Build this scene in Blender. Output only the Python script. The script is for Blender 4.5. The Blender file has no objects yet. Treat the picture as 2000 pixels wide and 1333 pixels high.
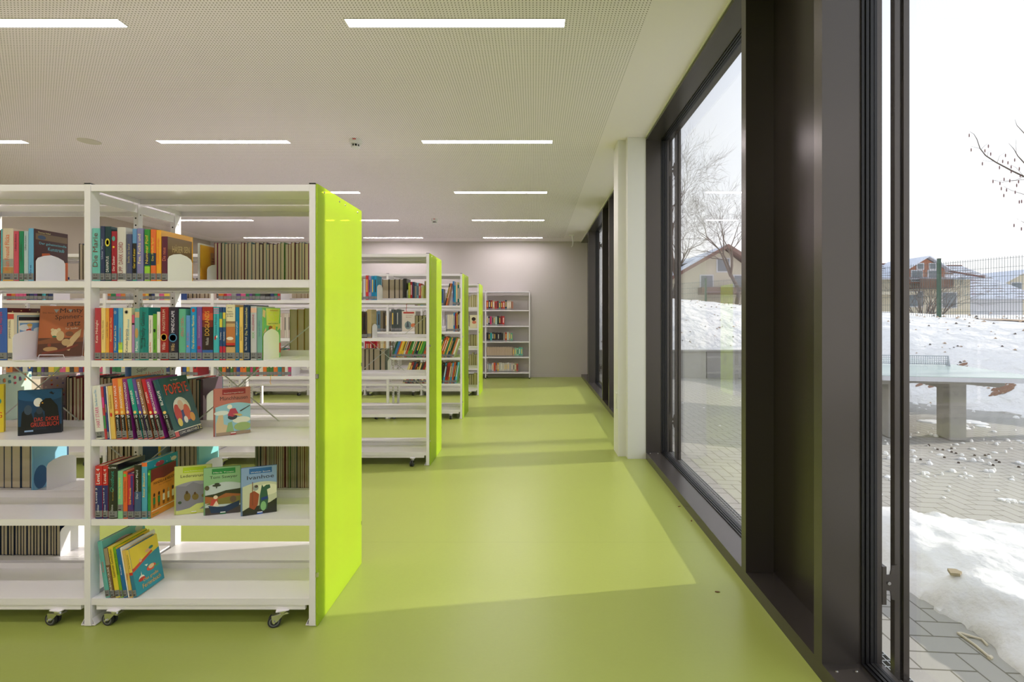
import bpy, math, random
from mathutils import Matrix, Vector
random.seed(11)
SC = bpy.context.scene
COL = SC.collection
PI = math.pi
F, CX, CY, EYE = 975.0, 1043.0, 620.5, 1.244      # measured: focal length in px, vanishing point, eye height

# ------------------------------------------------------------------ camera, sky, sun, exposure
cam = bpy.data.cameras.new('camera'); camo = bpy.data.objects.new('camera', cam); COL.objects.link(camo)
camo.location = (0, 0, EYE); camo.rotation_euler = (PI/2, 0, 0)
cam.lens = F/2000*36; cam.sensor_width = 36; cam.sensor_fit = 'HORIZONTAL'
cam.shift_x = -(CX-1000)/2000; cam.shift_y = -(666.5-CY)/2000
cam.clip_start = .05; cam.clip_end = 400
SC.camera = camo
SC.view_settings.view_transform = 'Standard'; SC.view_settings.look = 'None'
SC.view_settings.gamma = 1; SC.view_settings.exposure = 0.36
try: SC.view_settings.use_curve_mapping = False
except Exception: pass
SC.cycles.max_bounces = 10; SC.cycles.diffuse_bounces = 6; SC.cycles.glossy_bounces = 4
SC.cycles.transparent_max_bounces = 24; SC.cycles.sample_clamp_indirect = 6

W = bpy.data.worlds.new('sky'); SC.world = W; W.use_nodes = True
n = W.node_tree; n.nodes.clear()
tc = n.nodes.new('ShaderNodeTexCoord'); sx = n.nodes.new('ShaderNodeSeparateXYZ'); cr = n.nodes.new('ShaderNodeValToRGB')
nz = n.nodes.new('ShaderNodeTexNoise'); nz.inputs['Scale'].default_value = 2.2; nz.inputs['Detail'].default_value = 4
ma = n.nodes.new('ShaderNodeMath'); ma.operation = 'MULTIPLY_ADD'; ma.inputs[1].default_value = .35
mb_ = n.nodes.new('ShaderNodeMath'); mb_.operation = 'SUBTRACT'; mb_.inputs[1].default_value = .17
bg = n.nodes.new('ShaderNodeBackground'); wo = n.nodes.new('ShaderNodeOutputWorld')
n.links.new(tc.outputs['Generated'], sx.inputs[0]); n.links.new(tc.outputs['Generated'], nz.inputs['Vector'])
n.links.new(nz.outputs['Fac'], ma.inputs[0]); n.links.new(sx.outputs['Z'], ma.inputs[2])
n.links.new(ma.outputs[0], mb_.inputs[0]); n.links.new(mb_.outputs[0], cr.inputs['Fac'])
cr.color_ramp.elements[0].position = .0; cr.color_ramp.elements[0].color = (1.0, 1.0, 1.0, 1)
cr.color_ramp.elements[1].position = .62; cr.color_ramp.elements[1].color = (.72, .79, .92, 1)
n.links.new(cr.outputs[0], bg.inputs['Color']); bg.inputs['Strength'].default_value = 1.16
n.links.new(bg.outputs[0], wo.inputs[0])

SUN_DIR = Vector((-1, -.155, -.27)).normalized()
sl = bpy.data.lights.new('sun', 'SUN'); sl.energy = 3.9; sl.angle = math.radians(.6); sl.color = (1.0, .93, .82)
so = bpy.data.objects.new('sun', sl); COL.objects.link(so); so.location = (12, 4, 8)
so.rotation_euler = SUN_DIR.to_track_quat('-Z', 'Y').to_euler()
LUM_STRENGTH = 37.0
LUM_COLOR = (1.0, .91, .96)
WINDOWS = [(-3.0, -.97), (-.31, 1.704), (2.366, 4.382), (4.71, 6.54), (7.206, 9.05)]
for (a, b) in WINDOWS:        # portals: they only guide the sky's own light through the openings
    pl = bpy.data.lights.new('window_portal', 'AREA'); pl.shape = 'RECTANGLE'; pl.size = 2.7; pl.size_y = b-a
    pl.cycles.is_portal = True
    po = bpy.data.objects.new('window_portal', pl); COL.objects.link(po)
    po.location = (1.32, (a+b)/2, 1.43); po.rotation_euler = (0, PI/2, 0)

# ------------------------------------------------------------------ materials
def lin(c):
    return tuple(((v/255)/12.92 if v/255 <= .04045 else ((v/255+.055)/1.055)**2.4) for v in c)
MC = {}
def mat(key, rgb, rough=.5, metal=0.0, spec=.5, gain=1.0, bump=None, coat=0, noise=None):
    k = (key, rgb, rough)
    if k in MC: return MC[k]
    m = bpy.data.materials.new(key); m.use_nodes = True
    p = m.node_tree.nodes['Principled BSDF']
    c = [min(.9, v*gain) for v in lin(rgb)]
    p.inputs['Base Color'].default_value = (*c, 1); p.inputs['Roughness'].default_value = rough
    p.inputs['Metallic'].default_value = metal; p.inputs['Specular IOR Level'].default_value = spec
    if coat: p.inputs['Coat Weight'].default_value = coat; p.inputs['Coat Roughness'].default_value = .12
    nt = m.node_tree
    if noise or bump:
        t = nt.nodes.new('ShaderNodeTexCoord'); nn = nt.nodes.new('ShaderNodeTexNoise')
        nn.inputs['Scale'].default_value = (noise or bump)[0]; nn.inputs['Detail'].default_value = 5
        nt.links.new(t.outputs['Object'], nn.inputs['Vector'])
    if noise:
        mx = nt.nodes.new('ShaderNodeMix'); mx.data_type = 'RGBA'
        mx.inputs['A'].default_value = (*[v*(1-noise[1]) for v in c], 1); mx.inputs['B'].default_value = (*[min(.95, v*(1+noise[1])) for v in c], 1)
        nt.links.new(nn.outputs['Fac'], mx.inputs['Factor']); nt.links.new(mx.outputs['Result'], p.inputs['Base Color'])
    if bump:
        b = nt.nodes.new('ShaderNodeBump'); b.inputs['Strength'].default_value = bump[1]; b.inputs['Distance'].default_value = bump[2]
        nt.links.new(nn.outputs['Fac'], b.inputs['Height']); nt.links.new(b.outputs[0], p.inputs['Normal'])
    MC[k] = m
    return m
def ink(rgb): return mat('print', rgb, .30, gain=1.08)
def cloth(rgb): return mat('book_cover', rgb, .24, gain=1.04, coat=.25)

M_WHITE = mat('shelf_lacquer', (242, 239, 245), .22, spec=.5)
M_WALL = mat('wall_paint', (200, 194, 189), .75, bump=(60, .05, .01))
M_WALL2 = mat('inner_wall_paint', (176, 166, 150), .75)
M_CEIL_T = mat('ceiling_trim_paint', (226, 225, 220), .8)
M_BRONZE = mat('bronze_aluminium', (90, 85, 81), .27, metal=.62, spec=.5)
M_BRONZED = mat('bronze_panel', (62, 56, 52), .27, metal=.55, spec=.5)
M_BLACK = mat('black_rubber', (22, 22, 24), .45)
M_TYRE = mat('tyre_rubber', (45, 45, 48), .5)
M_GREYPL = mat('grey_plastic', (120, 124, 128), .4)
M_CHROME = mat('chrome', (215, 215, 212), .16, metal=1)
M_STEEL = mat('zinc_steel', (190, 192, 190), .42, metal=.6)
M_DARK = mat('dark_hole', (18, 17, 16), .8)
M_CLAD = mat('column_lacquer', (226, 226, 222), .42)
M_PLASTIC = mat('white_plastic', (225, 225, 222), .35)
M_RED = mat('red_print', (200, 60, 50), .5)
M_PAGE = None
M_LABEL = mat('sticker_grey', (112, 112, 114), .4, gain=1.35)
M_LTEXT = mat('sticker_text', (25, 25, 28), .6)
M_CONC = mat('concrete', (172, 170, 164), .85, noise=(9, .12), bump=(40, .25, .01))
M_TTTOP = mat('polymer_concrete_green', (186, 204, 196), .18, noise=(3, .05))
M_TTEDGE = mat('aluminium_edge', (214, 216, 222), .4)
M_SNOW = mat('snow', (240, 238, 234), .6, gain=1.0, bump=(6, .9, .22), noise=(2.2, .07))
M_SNOWI = mat('wet_snow', (244, 243, 240), .35, bump=(14, .8, .05), noise=(5, .06))
M_SAND = mat('sand_path', (190, 165, 140), .9, noise=(6, .15))
M_BARK = mat('bark', (92, 80, 72), .9)
M_CATKIN = mat('catkin', (125, 92, 92), .9)
M_FENCE = mat('fence_green', (62, 92, 74), .5)
M_WIRE = mat('fence_wire', (90, 104, 104), .5)

def page_mat():
    m = bpy.data.materials.new('book_pages'); m.use_nodes = True; nt = m.node_tree
    p = nt.nodes['Principled BSDF']; p.inputs['Roughness'].default_value = .8
    t = nt.nodes.new('ShaderNodeTexCoord'); mp = nt.nodes.new('ShaderNodeMapping'); mp.inputs['Scale'].default_value = (900, 3, 1.5)
    nn = nt.nodes.new('ShaderNodeTexNoise'); nn.inputs['Scale'].default_value = 1.0
    mx = nt.nodes.new('ShaderNodeMix'); mx.data_type = 'RGBA'
    mx.inputs['A'].default_value = (*lin((186, 172, 142)), 1); mx.inputs['B'].default_value = (*lin((226, 214, 188)), 1)
    nt.links.new(t.outputs['Object'], mp.inputs['Vector']); nt.links.new(mp.outputs[0], nn.inputs['Vector'])
    nt.links.new(nn.outputs['Fac'], mx.inputs['Factor']); nt.links.new(mx.outputs['Result'], p.inputs['Base Color'])
    return m
M_PAGE = page_mat()

def panel_mat():
    m = bpy.data.materials.new('lime_acrylic'); m.use_nodes = True; nt = m.node_tree; nt.nodes.clear()
    o = nt.nodes.new('ShaderNodeOutputMaterial')
    tr = nt.nodes.new('ShaderNodeBsdfTranslucent'); tr.inputs['Color'].default_value = (.66, .78, .10, 1)
    tp = nt.nodes.new('ShaderNodeBsdfTransparent'); tp.inputs['Color'].default_value = (.80, .93, .12, 1)
    pr = nt.nodes.new('ShaderNodeBsdfPrincipled'); pr.inputs['Base Color'].default_value = (.60, .76, .07, 1); pr.inputs['Roughness'].default_value = .22
    m1 = nt.nodes.new('ShaderNodeMixShader'); m1.inputs[0].default_value = .38
    mx = nt.nodes.new('ShaderNodeMixShader'); mx.inputs[0].default_value = .60
    nt.links.new(tr.outputs[0], m1.inputs[1]); nt.links.new(tp.outputs[0], m1.inputs[2])
    nt.links.new(pr.outputs[0], mx.inputs[1]); nt.links.new(m1.outputs[0], mx.inputs[2]); nt.links.new(mx.outputs[0], o.inputs[0])
    return m
M_PANEL = panel_mat()

def glass_mat():
    m = bpy.data.materials.new('window_glass'); m.use_nodes = True; nt = m.node_tree; nt.nodes.clear()
    o = nt.nodes.new('ShaderNodeOutputMaterial'); t = nt.nodes.new('ShaderNodeBsdfTransparent'); g = nt.nodes.new('ShaderNodeBsdfGlossy')
    t.inputs['Color'].default_value = (.970, .968, .964, 1); g.inputs['Roughness'].default_value = .0
    lw = nt.nodes.new('ShaderNodeLayerWeight'); lw.inputs['Blend'].default_value = .5
    pw = nt.nodes.new('ShaderNodeMath'); pw.operation = 'POWER'; pw.inputs[1].default_value = 5
    ml = nt.nodes.new('ShaderNodeMath'); ml.operation = 'MULTIPLY_ADD'; ml.inputs[1].default_value = .93; ml.inputs[2].default_value = .055
    mx = nt.nodes.new('ShaderNodeMixShader')
    nt.links.new(lw.outputs['Facing'], pw.inputs[0]); nt.links.new(pw.outputs[0], ml.inputs[0]); nt.links.new(ml.outputs[0], mx.inputs[0])
    nt.links.new(t.outputs[0], mx.inputs[1]); nt.links.new(g.outputs[0], mx.inputs[2]); nt.links.new(mx.outputs[0], o.inputs[0])
    return m
M_GLASS = glass_mat()

def emit_mat(name, c, s):
    m = bpy.data.materials.new(name); m.use_nodes = True; nt = m.node_tree; nt.nodes.clear()
    o = nt.nodes.new('ShaderNodeOutputMaterial'); e = nt.nodes.new('ShaderNodeEmission')
    e.inputs[0].default_value = (*c, 1); e.inputs[1].default_value = s
    nt.links.new(e.outputs[0], o.inputs[0]); return m
M_LUM = emit_mat('lamp_diffuser', LUM_COLOR, LUM_STRENGTH)

class NT:            # tiny helper to write maths as nodes
    def __init__(s, nt): s.nt = nt
    def m(s, op, *a):
        nd = s.nt.nodes.new('ShaderNodeMath'); nd.operation = op
        for i, v in enumerate(a):
            if isinstance(v, (int, float)): nd.inputs[i].default_value = v
            else: s.nt.links.new(v, nd.inputs[i])
        return nd.outputs[0]

def ceiling_mat():
    m = bpy.data.materials.new('perforated_plasterboard'); m.use_nodes = True; nt = m.node_tree
    p = nt.nodes['Principled BSDF']; p.inputs['Roughness'].default_value = .85; p.inputs['Specular IOR Level'].default_value = .2
    t = nt.nodes.new('ShaderNodeTexCoord'); s = nt.nodes.new('ShaderNodeSeparateXYZ'); nt.links.new(t.outputs['Object'], s.inputs[0])
    k = NT(nt); x, y = s.outputs['X'], s.outputs['Y']; P = .0179
    fx = k.m('SUBTRACT', k.m('FRACT', k.m('DIVIDE', k.m('ADD', x, 100*P-.586+P/2), P)), .5)
    fy = k.m('SUBTRACT', k.m('FRACT', k.m('DIVIDE', k.m('ADD', y, 1000*P), P)), .5)
    d = k.m('SQRT', k.m('ADD', k.m('MULTIPLY', fx, fx), k.m('MULTIPLY', fy, fy)))
    hole = k.m('LESS_THAN', d, .18)
    ins = k.m('MULTIPLY', k.m('LESS_THAN', x, .586+P/2), k.m('LESS_THAN', y, 9.98))
    ins = k.m('MULTIPLY', ins, k.m('GREATER_THAN', x, -6.4))
    f = k.m('MULTIPLY', hole, ins)
    mx = nt.nodes.new('ShaderNodeMix'); mx.data_type = 'RGBA'
    mx.inputs['A'].default_value = (*lin((244, 236, 244)), 1); mx.inputs['B'].default_value = (*lin((96, 90, 82)), 1)
    nt.links.new(f, mx.inputs['Factor']); nt.links.new(mx.outputs['Result'], p.inputs['Base Color'])
    return m
M_CEIL = ceiling_mat()

def floor_mat():
    m = bpy.data.materials.new('lime_linoleum'); m.use_nodes = True; nt = m.node_tree
    p = nt.nodes['Principled BSDF']; p.inputs['Roughness'].default_value = .30; p.inputs['Specular IOR Level'].default_value = .42
    t = nt.nodes.new('ShaderNodeTexCoord'); k = NT(nt)
    n1 = nt.nodes.new('ShaderNodeTexNoise'); n1.inputs['Scale'].default_value = 1.3; n1.inputs['Detail'].default_value = 3
    n2 = nt.nodes.new('ShaderNodeTexNoise'); n2.inputs['Scale'].default_value = 70; n2.inputs['Detail'].default_value = 2
    for q in (n1, n2): nt.links.new(t.outputs['Object'], q.inputs['Vector'])
    s = nt.nodes.new('ShaderNodeSeparateXYZ'); nt.links.new(t.outputs['Object'], s.inputs[0])
    mx = nt.nodes.new('ShaderNodeMix'); mx.data_type = 'RGBA'
    mx.inputs['A'].default_value = (.352, .418, .092, 1); mx.inputs['B'].default_value = (.394, .455, .110, 1)
    f = k.m('ADD', k.m('MULTIPLY', n1.outputs['Fac'], .6), k.m('MULTIPLY', n2.outputs['Fac'], .4))
    nt.links.new(f, mx.inputs['Factor'])
    seam = k.m('LESS_THAN', k.m('ABSOLUTE', k.m('SUBTRACT', k.m('FRACT', k.m('DIVIDE', k.m('ADD', s.outputs['Y'], 17.24), 2.0)), .0)), .0012)
    m2 = nt.nodes.new('ShaderNodeMix'); m2.data_type = 'RGBA'; m2.inputs['B'].default_value = (.30, .34, .08, 1)
    nt.links.new(seam, m2.inputs['Factor']); nt.links.new(mx.outputs['Result'], m2.inputs['A']); nt.links.new(m2.outputs['Result'], p.inputs['Base Color'])
    b = nt.nodes.new('ShaderNodeBump'); b.inputs['Strength'].default_value = .06; b.inputs['Distance'].default_value = .004
    nt.links.new(n2.outputs['Fac'], b.inputs['Height']); nt.links.new(b.outputs[0], p.inputs['Normal'])
    return m
M_FLOOR = floor_mat()

def paving_mat():
    m = bpy.data.materials.new('herringbone_pavers'); m.use_nodes = True; nt = m.node_tree
    p = nt.nodes['Principled BSDF']; p.inputs['Roughness'].default_value = .8
    t = nt.nodes.new('ShaderNodeTexCoord'); s = nt.nodes.new('ShaderNodeSeparateXYZ'); nt.links.new(t.outputs['Object'], s.inputs[0])
    k = NT(nt); Wd = .1; e = .035
    x = k.m('DIVIDE', k.m('ADD', s.outputs['X'], 40), Wd); y = k.m('DIVIDE', k.m('ADD', s.outputs['Y'], 40), Wd)
    ix, iy = k.m('FLOOR', x), k.m('FLOOR', y); fx, fy = k.m('FRACT', x), k.m('FRACT', y)
    mm = k.m('MODULO', k.m('ADD', k.m('SUBTRACT', ix, iy), 4000), 4)
    def isn(v): return k.m('GREATER_THAN', k.m('ABSOLUTE', k.m('SUBTRACT', mm, v)), .5)
    j = k.m('MULTIPLY', k.m('LESS_THAN', fx, e), isn(1))
    for c in (k.m('MULTIPLY', k.m('GREATER_THAN', fx, 1-e), isn(0)), k.m('MULTIPLY', k.m('LESS_THAN', fy, e), isn(2)), k.m('MULTIPLY', k.m('GREATER_THAN', fy, 1-e), isn(3))):
        j = k.m('MAXIMUM', j, c)
    nn = nt.nodes.new('ShaderNodeTexNoise'); nn.inputs['Scale'].default_value = 3; nt.links.new(t.outputs['Object'], nn.inputs['Vector'])
    n3 = nt.nodes.new('ShaderNodeTexNoise'); n3.inputs['Scale'].default_value = 160; nt.links.new(t.outputs['Object'], n3.inputs['Vector'])
    mx = nt.nodes.new('ShaderNodeMix'); mx.data_type = 'RGBA'
    mx.inputs['A'].default_value = (*lin((162, 159, 151)), 1); mx.inputs['B'].default_value = (*lin((184, 181, 173)), 1)
    f = k.m('ADD', k.m('MULTIPLY', nn.outputs['Fac'], .6), k.m('MULTIPLY', n3.outputs['Fac'], .4)); nt.links.new(f, mx.inputs['Factor'])
    m2 = nt.nodes.new('ShaderNodeMix'); m2.data_type = 'RGBA'; m2.inputs['B'].default_value = (*lin((112, 108, 98)), 1)
    nt.links.new(j, m2.inputs['Factor']); nt.links.new(mx.outputs['Result'], m2.inputs['A']); nt.links.new(m2.outputs['Result'], p.inputs['Base Color'])
    b = nt.nodes.new('ShaderNodeBump'); b.invert = True; b.inputs['Strength'].default_value = .6; b.inputs['Distance'].default_value = .004
    nt.links.new(j, b.inputs['Height']); nt.links.new(b.outputs[0], p.inputs['Normal'])
    return m
M_PAVE = paving_mat()

# ------------------------------------------------------------------ mesh builder
class MB:
    def __init__(s): s.v = []; s.f = []; s.m = []; s.mats = []
    def mi(s, m):
        if m not in s.mats: s.mats.append(m)
        return s.mats.index(m)
    def add(s, vs, fs, m, T=None):
        o = len(s.v)
        s.v += [tuple(T @ Vector(v)) if T else tuple(v) for v in vs]
        k = s.mi(m)
        for f in fs: s.f.append([o+i for i in f]); s.m.append(k)
        return s
    def box(s, x0, x1, y0, y1, z0, z1, m, T=None):
        vs = [(x, y, z) for z in (z0, z1) for y in (y0, y1) for x in (x0, x1)]
        return s.add(vs, [(0, 2, 3, 1), (4, 5, 7, 6), (0, 1, 5, 4), (2, 6, 7, 3), (0, 4, 6, 2), (1, 3, 7, 5)], m, T)
    def prism(s, pts, n0, n1, axis, m, T=None):      # polygon in the two other axes, extruded along axis
        def P(a, b, c): return {'x': (c, a, b), 'y': (a, c, b), 'z': (a, b, c)}[axis]
        k = len(pts); vs = [P(a, b, n0) for a, b in pts]+[P(a, b, n1) for a, b in pts]
        fs = [tuple(range(k)), tuple(range(2*k-1, k-1, -1))]+[(i, i+k, (i+1) % k+k, (i+1) % k) for i in range(k)]
        return s.add(vs, fs, m, T)
    def cyl(s, p, q, r, m, n=10, r2=None, T=None):
        p, q = Vector(p), Vector(q); d = (q-p).normalized(); r2 = r if r2 is None else r2
        u = d.orthogonal().normalized(); w = d.cross(u)
        vs = [p+(u*math.cos(2*PI*i/n)+w*math.sin(2*PI*i/n))*r for i in range(n)]+[q+(u*math.cos(2*PI*i/n)+w*math.sin(2*PI*i/n))*r2 for i in range(n)]
        fs = [(i, (i+1) % n, (i+1) % n+n, i+n) for i in range(n)]+[tuple(range(n-1, -1, -1)), tuple(range(n, 2*n))]
        return s.add(vs, fs, m, T)
    def tube(s, pts, r, m, n=6, rs=None, T=None):
        pts = [Vector(p) for p in pts]; vs = []; L = len(pts)
        u = None
        for i, p in enumerate(pts):
            d = (pts[min(i+1, L-1)]-pts[max(i-1, 0)]).normalized()
            u = d.orthogonal().normalized() if u is None else (u-d*u.dot(d)).normalized()
            w = d.cross(u); rr = rs[i] if rs else r
            vs += [p+(u*math.cos(2*PI*k/n)+w*math.sin(2*PI*k/n))*rr for k in range(n)]
        fs = [(i*n+k, i*n+(k+1) % n, (i+1)*n+(k+1) % n, (i+1)*n+k) for i in range(L-1) for k in range(n)]
        fs += [tuple(range(n-1, -1, -1)), tuple(range((L-1)*n, L*n))]
        return s.add(vs, fs, m, T)
    def lathe(s, prof, c, m, n=24, T=None):
        vs = []; L = len(prof)
        for r, z in prof: vs += [(c[0]+r*math.cos(2*PI*k/n), c[1]+r*math.sin(2*PI*k/n), c[2]+z) for k in range(n)]
        fs = [(i*n+k, i*n+(k+1) % n, (i+1)*n+(k+1) % n, (i+1)*n+k) for i in range(L-1) for k in range(n)]
        fs += [tuple(range(n-1, -1, -1)), tuple(range((L-1)*n, L*n))]
        return s.add(vs, fs, m, T)
    def build(s, name, parent=None, smooth=False, bevel=0, loc=None):
        me = bpy.data.meshes.new(name); me.from_pydata(s.v, [], s.f)
        for m in s.mats: me.materials.append(m)
        me.polygons.foreach_set('material_index', s.m)
        if smooth:
            me.polygons.foreach_set('use_smooth', [True]*len(s.f))
        me.update()
        o = bpy.data.objects.new(name, me); COL.objects.link(o)
        if smooth:
            try: me.set_sharp_from_angle(angle=math.radians(35))
            except Exception: pass
        if bevel:
            b = o.modifiers.new('b', 'BEVEL'); b.width = bevel; b.segments = 2; b.limit_method = 'ANGLE'
        if parent: o.parent = parent
        if loc: o.location = loc
        return o

LABELS = {}
def tag(o, label=None, cat=None, group=None, kind=None):
    if label:
        o['label'] = label; LABELS[label] = LABELS.get(label, 0)+1
    if cat: o['category'] = cat
    if group: o['group'] = group
    if kind: o['kind'] = kind
    return o
def empty(name, loc, rz=0):
    o = bpy.data.objects.new(name, None); COL.objects.link(o); o.location = loc; o.rotation_euler = (0, 0, rz)
    o.empty_display_size = .1
    return o
def struct(o, label=None): return tag(o, label, kind='structure')
def at(px, py, z): return Vector(((px-CX)*z/F, z, EYE+(CY-py)*z/F))

# text as mesh, cached
TX = {}
def text_mesh(t):
    if t in TX: return TX[t]
    cu = bpy.data.curves.new('lettering', 'FONT'); cu.body = t; cu.size = 1; cu.resolution_u = 2; cu.offset = 0
    ob = bpy.data.objects.new('lettering', cu); COL.objects.link(ob)
    dg = bpy.context.evaluated_depsgraph_get(); me = bpy.data.meshes.new_from_object(ob.evaluated_get(dg))
    vs = [(v.co.x, v.co.y) for v in me.vertices]; fs = [tuple(p.vertices) for p in me.polygons]
    bpy.data.objects.remove(ob); bpy.data.curves.remove(cu); bpy.data.meshes.remove(me)
    x0 = min(v[0] for v in vs); x1 = max(v[0] for v in vs); y0 = min(v[1] for v in vs); y1 = max(v[1] for v in vs)
    TX[t] = ([((x-x0)/(x1-x0), (y-y0)/(y1-y0)) for x, y in vs], fs, (x1-x0)/(y1-y0))
    return TX[t]
def put_text(mb, t, O, U, V, m):        # unit text box mapped to O + u*U + v*V
    vs, fs, _ = text_mesh(t); O, U, V = Vector(O), Vector(U), Vector(V)
    mb.add([O+U*a+V*b for a, b in vs], fs, m)
# ------------------------------------------------------------------ room shell
H = 2.83; XW = .983; XO = 1.186; YB = 10.41; XL = -6.75; YR = -4.2
m = MB(); m.box(XL-.2, XO, YR-.2, YB+.3, -.3, 0, M_FLOOR); struct(m.build('floor'))
m = MB(); m.box(XL-.2, XO+.038, YR-.2, YB+.3, H, H+.45, M_CEIL); struct(m.build('ceiling'))
m = MB(); m.box(XL-.2, XO, YB, YB+.3, 0, H, M_WALL); struct(m.build('wall_back'))
m = MB(); m.box(XL-.2, XL, YR, YB, 0, H, M_WALL2); struct(m.build('wall_left'))
m = MB(); m.box(XL-.2, XO, YR-.2, YR, 0, H, M_WALL); struct(m.build('wall_rear'))
m = MB(); m.box(XL, XW, YB-.012, YB, .0, .055, M_WALL); struct(m.build('baseboard_back'))
# facade on the window side: plinth, head, mullions, dark recessed panels
m = MB(); m.box(XW, XO, YR, YB, 0, .06, M_BRONZE); struct(m.build('trim_1'))
m = MB(); m.box(XW, XO, YR, YB, 2.80, H, M_BRONZE); m.box(XO, XO+.038, YR, YB, 2.812, H+.45, M_BRONZE)
m.box(XW-.006, XW, YR, YB, 2.822, H, M_CEIL_T); struct(m.build('trim_2'))
edges = [YR]+[v for w in WINDOWS for v in w]+[YB]
tn = 3
for i in range(0, len(edges), 2):
    a, b = edges[i], edges[i+1]
    if abs(a-4.382) < .01:
        m = MB(); m.box(XW, XO, a, b, .06, 2.80, M_BRONZE); struct(m.build('trim_%d' % tn)); tn += 1; continue
    m = MB()
    if a > YR: m.box(XW, XO, a, a+.049, .06, 2.80, M_BRONZE)
    if b < YB: m.box(XW, XO, b-.049, b, .06, 2.80, M_BRONZE)
    lo = a+.049 if a > YR else a; hi = b-.049 if b < YB else b
    m.box(1.112, XO, lo, hi, .06, 2.80, M_BRONZED)
    m.box(1.1105, 1.112, lo+(hi-lo)*.40, lo+(hi-lo)*.40+.003, .06, 2.80, M_BLACK)
    struct(m.build('trim_%d' % tn)); tn += 1

def ring(m, x0, x1, a, b, z0, z1, ins, ww, mt):       # rectangular ring in the y-z plane
    m.box(x0, x1, a+ins-ww, a+ins, z0, z1, mt); m.box(x0, x1, b-ins, b-ins+ww, z0, z1, mt)
    m.box(x0, x1, a+ins, b-ins, z0+ins-ww, z0+ins, mt); m.box(x0, x1, a+ins, b-ins, z1-ins, z1-ins+ww, mt)
for i, (a, b) in enumerate(WINDOWS):
    w = empty('window_%d' % (i+1), (0, 0, 0)); struct(w)
    m = MB(); ring(m, 1.166, 1.186, a, b, .06, 2.80, .003, .003, M_BRONZE)
    o = m.build('window_frame', w)
    g = MB()
    for x0, x1, ins in ((1.115, 1.124, .006), (1.124, 1.128, .002), (1.128, 1.138, .009), (1.138, 1.142, .004), (1.142, 1.153, .010), (1.153, 1.157, .004), (1.157, 1.166, .008)):
        ring(g, x0, x1, a, b, .06, 2.80, ins, ins, M_BLACK)
    g.build('gasket', w)
    p = MB(); p.box(1.1445, 1.1515, a+.0095, b-.0095, .0695, 2.7905, M_GLASS); p.build('window_pane', w)
    s = MB()
    for yy in (b-.035, a+.035):
        for xx in (1.012, 1.078): s.lathe([(.005, 0), (.0045, .002), (.002, .0035)], (xx, yy, .06), M_CHROME, 10)
    s.build('sill_screw', w, smooth=True)

# white lacquered column cladding in front of the facade
m = MB()
m.box(.823, .985, 4.387, 4.72, 0, H, M_CLAD); m.box(.751, .829, 4.466, 4.70, 0, H, M_CLAD)
m.box(.822, .9855, 4.3865, 4.39, .095, .097, M_CEIL_T)
struct(m.build('wall_column', bevel=.003))
m = MB(); m.box(.741, .751, 4.50, 4.575, .42, .56, M_PLASTIC); m.box(.738, .741, 4.515, 4.56, .46, .52, M_PLASTIC)
tag(m.build('wall_switch'), 'small white switch plate low on the side of the white column', 'switch')

# ------------------------------------------------------------------ outside: rails, drain grate, paving
for i, (a, b) in enumerate(WINDOWS):
    if b < 0: continue
    for (y0, lab) in ((b+.019, 'far'), (a-.040, 'near')):
        rl = empty('blind_guide_rail', (1.25, y0, -.03))
        ex = ['', 'of the window facing the snow heap', 'of the window before the white column', 'behind the white column', 'of the last window before the end wall'][i]
        tag(rl, 'bronze guide rail outside, %s jamb %s' % ({'far': 'distant', 'near': 'closer'}[lab], ex), 'guide rail')
        m = MB(); m.box(-.005, .013, .0, .021, 0, 3.05, M_BRONZE); m.box(.013, .026, .010, .020, 0, 3.05, M_BLACK); m.box(.026, .046, .0, .021, 0, 3.05, M_BRONZE)
        m.build('rail_profile', rl)
        for z in (.36, 2.58):
            k = MB(); k.box(-.064, -.050, -.024, .020, z-.065, z+.065, M_BRONZE)
            k.prism([(-.050, z-.025), (-.024, z-.028), (-.018, z-.058), (.000, z-.062), (.000, z+.062), (-.018, z+.058), (-.024, z+.028), (-.050, z+.025)], -.005, -.001, 'y', M_BRONZE)
            k.lathe([(.006, -.002), (.006, .003)], (0, 0, 0), M_CHROME, 8, T=Matrix.Translation((-.030, -.007, z)) @ Matrix.Rotation(PI/2, 4, 'X'))
            k.build('rail_bracket', rl)
gr = empty('drain_grate', (1.205, -.4, -.015)); tag(gr, 'galvanised steel drain grate along the foot of the glass front', 'grate')
m = MB()
for x in (0, .022, .044, .066, .088, .106): m.box(x, x+.003, 0, 9.6, -.02, 0, M_STEEL)
m.build('bearing_bars', gr)
m = MB(); y = 0.0
while y < 9.6: m.box(0, .108, y, y+.0035, -.008, -.0005, M_STEEL); y += .0333
m.build('cross_bars', gr)
m = MB(); m.box(1.19, 1.32, -.5, 9.5, -.14, -.10, M_BARK); struct(m.build('ground_channel'))
def gz(x): return -.02-.13*max(0, min(1, (x-1.3)/2.8))
m = MB(); xs = [1.315, 2.0, 2.8, 4.1, 12]; vs = []; fs = []
for i, x in enumerate(xs): vs += [(x, -5, gz(x)), (x, 14, gz(x))]
for i in range(len(xs)-1): fs.append((2*i, 2*i+2, 2*i+3, 2*i+1))
m.add(vs, fs, M_PAVE); m.add([(1.315, -5, -.02), (1.315, 14, -.02), (1.315, 14, -.3), (1.315, -5, -.3)], [(0, 1, 2, 3)], M_CONC)
m.add([(-30, 10.8, -.16), (1.32, 10.8, -.16), (1.32, 14, -.16), (-30, 14, -.16)], [(0, 1, 2, 3)], M_PAVE)
struct(m.build('ground_paving'))
m = MB(); m.box(1.3, 5.3, 11.3, 11.5, -.3, .50, M_CONC); m.box(1.3, 5.3, 11.27, 11.53, .47, .505, M_CONC)
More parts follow.
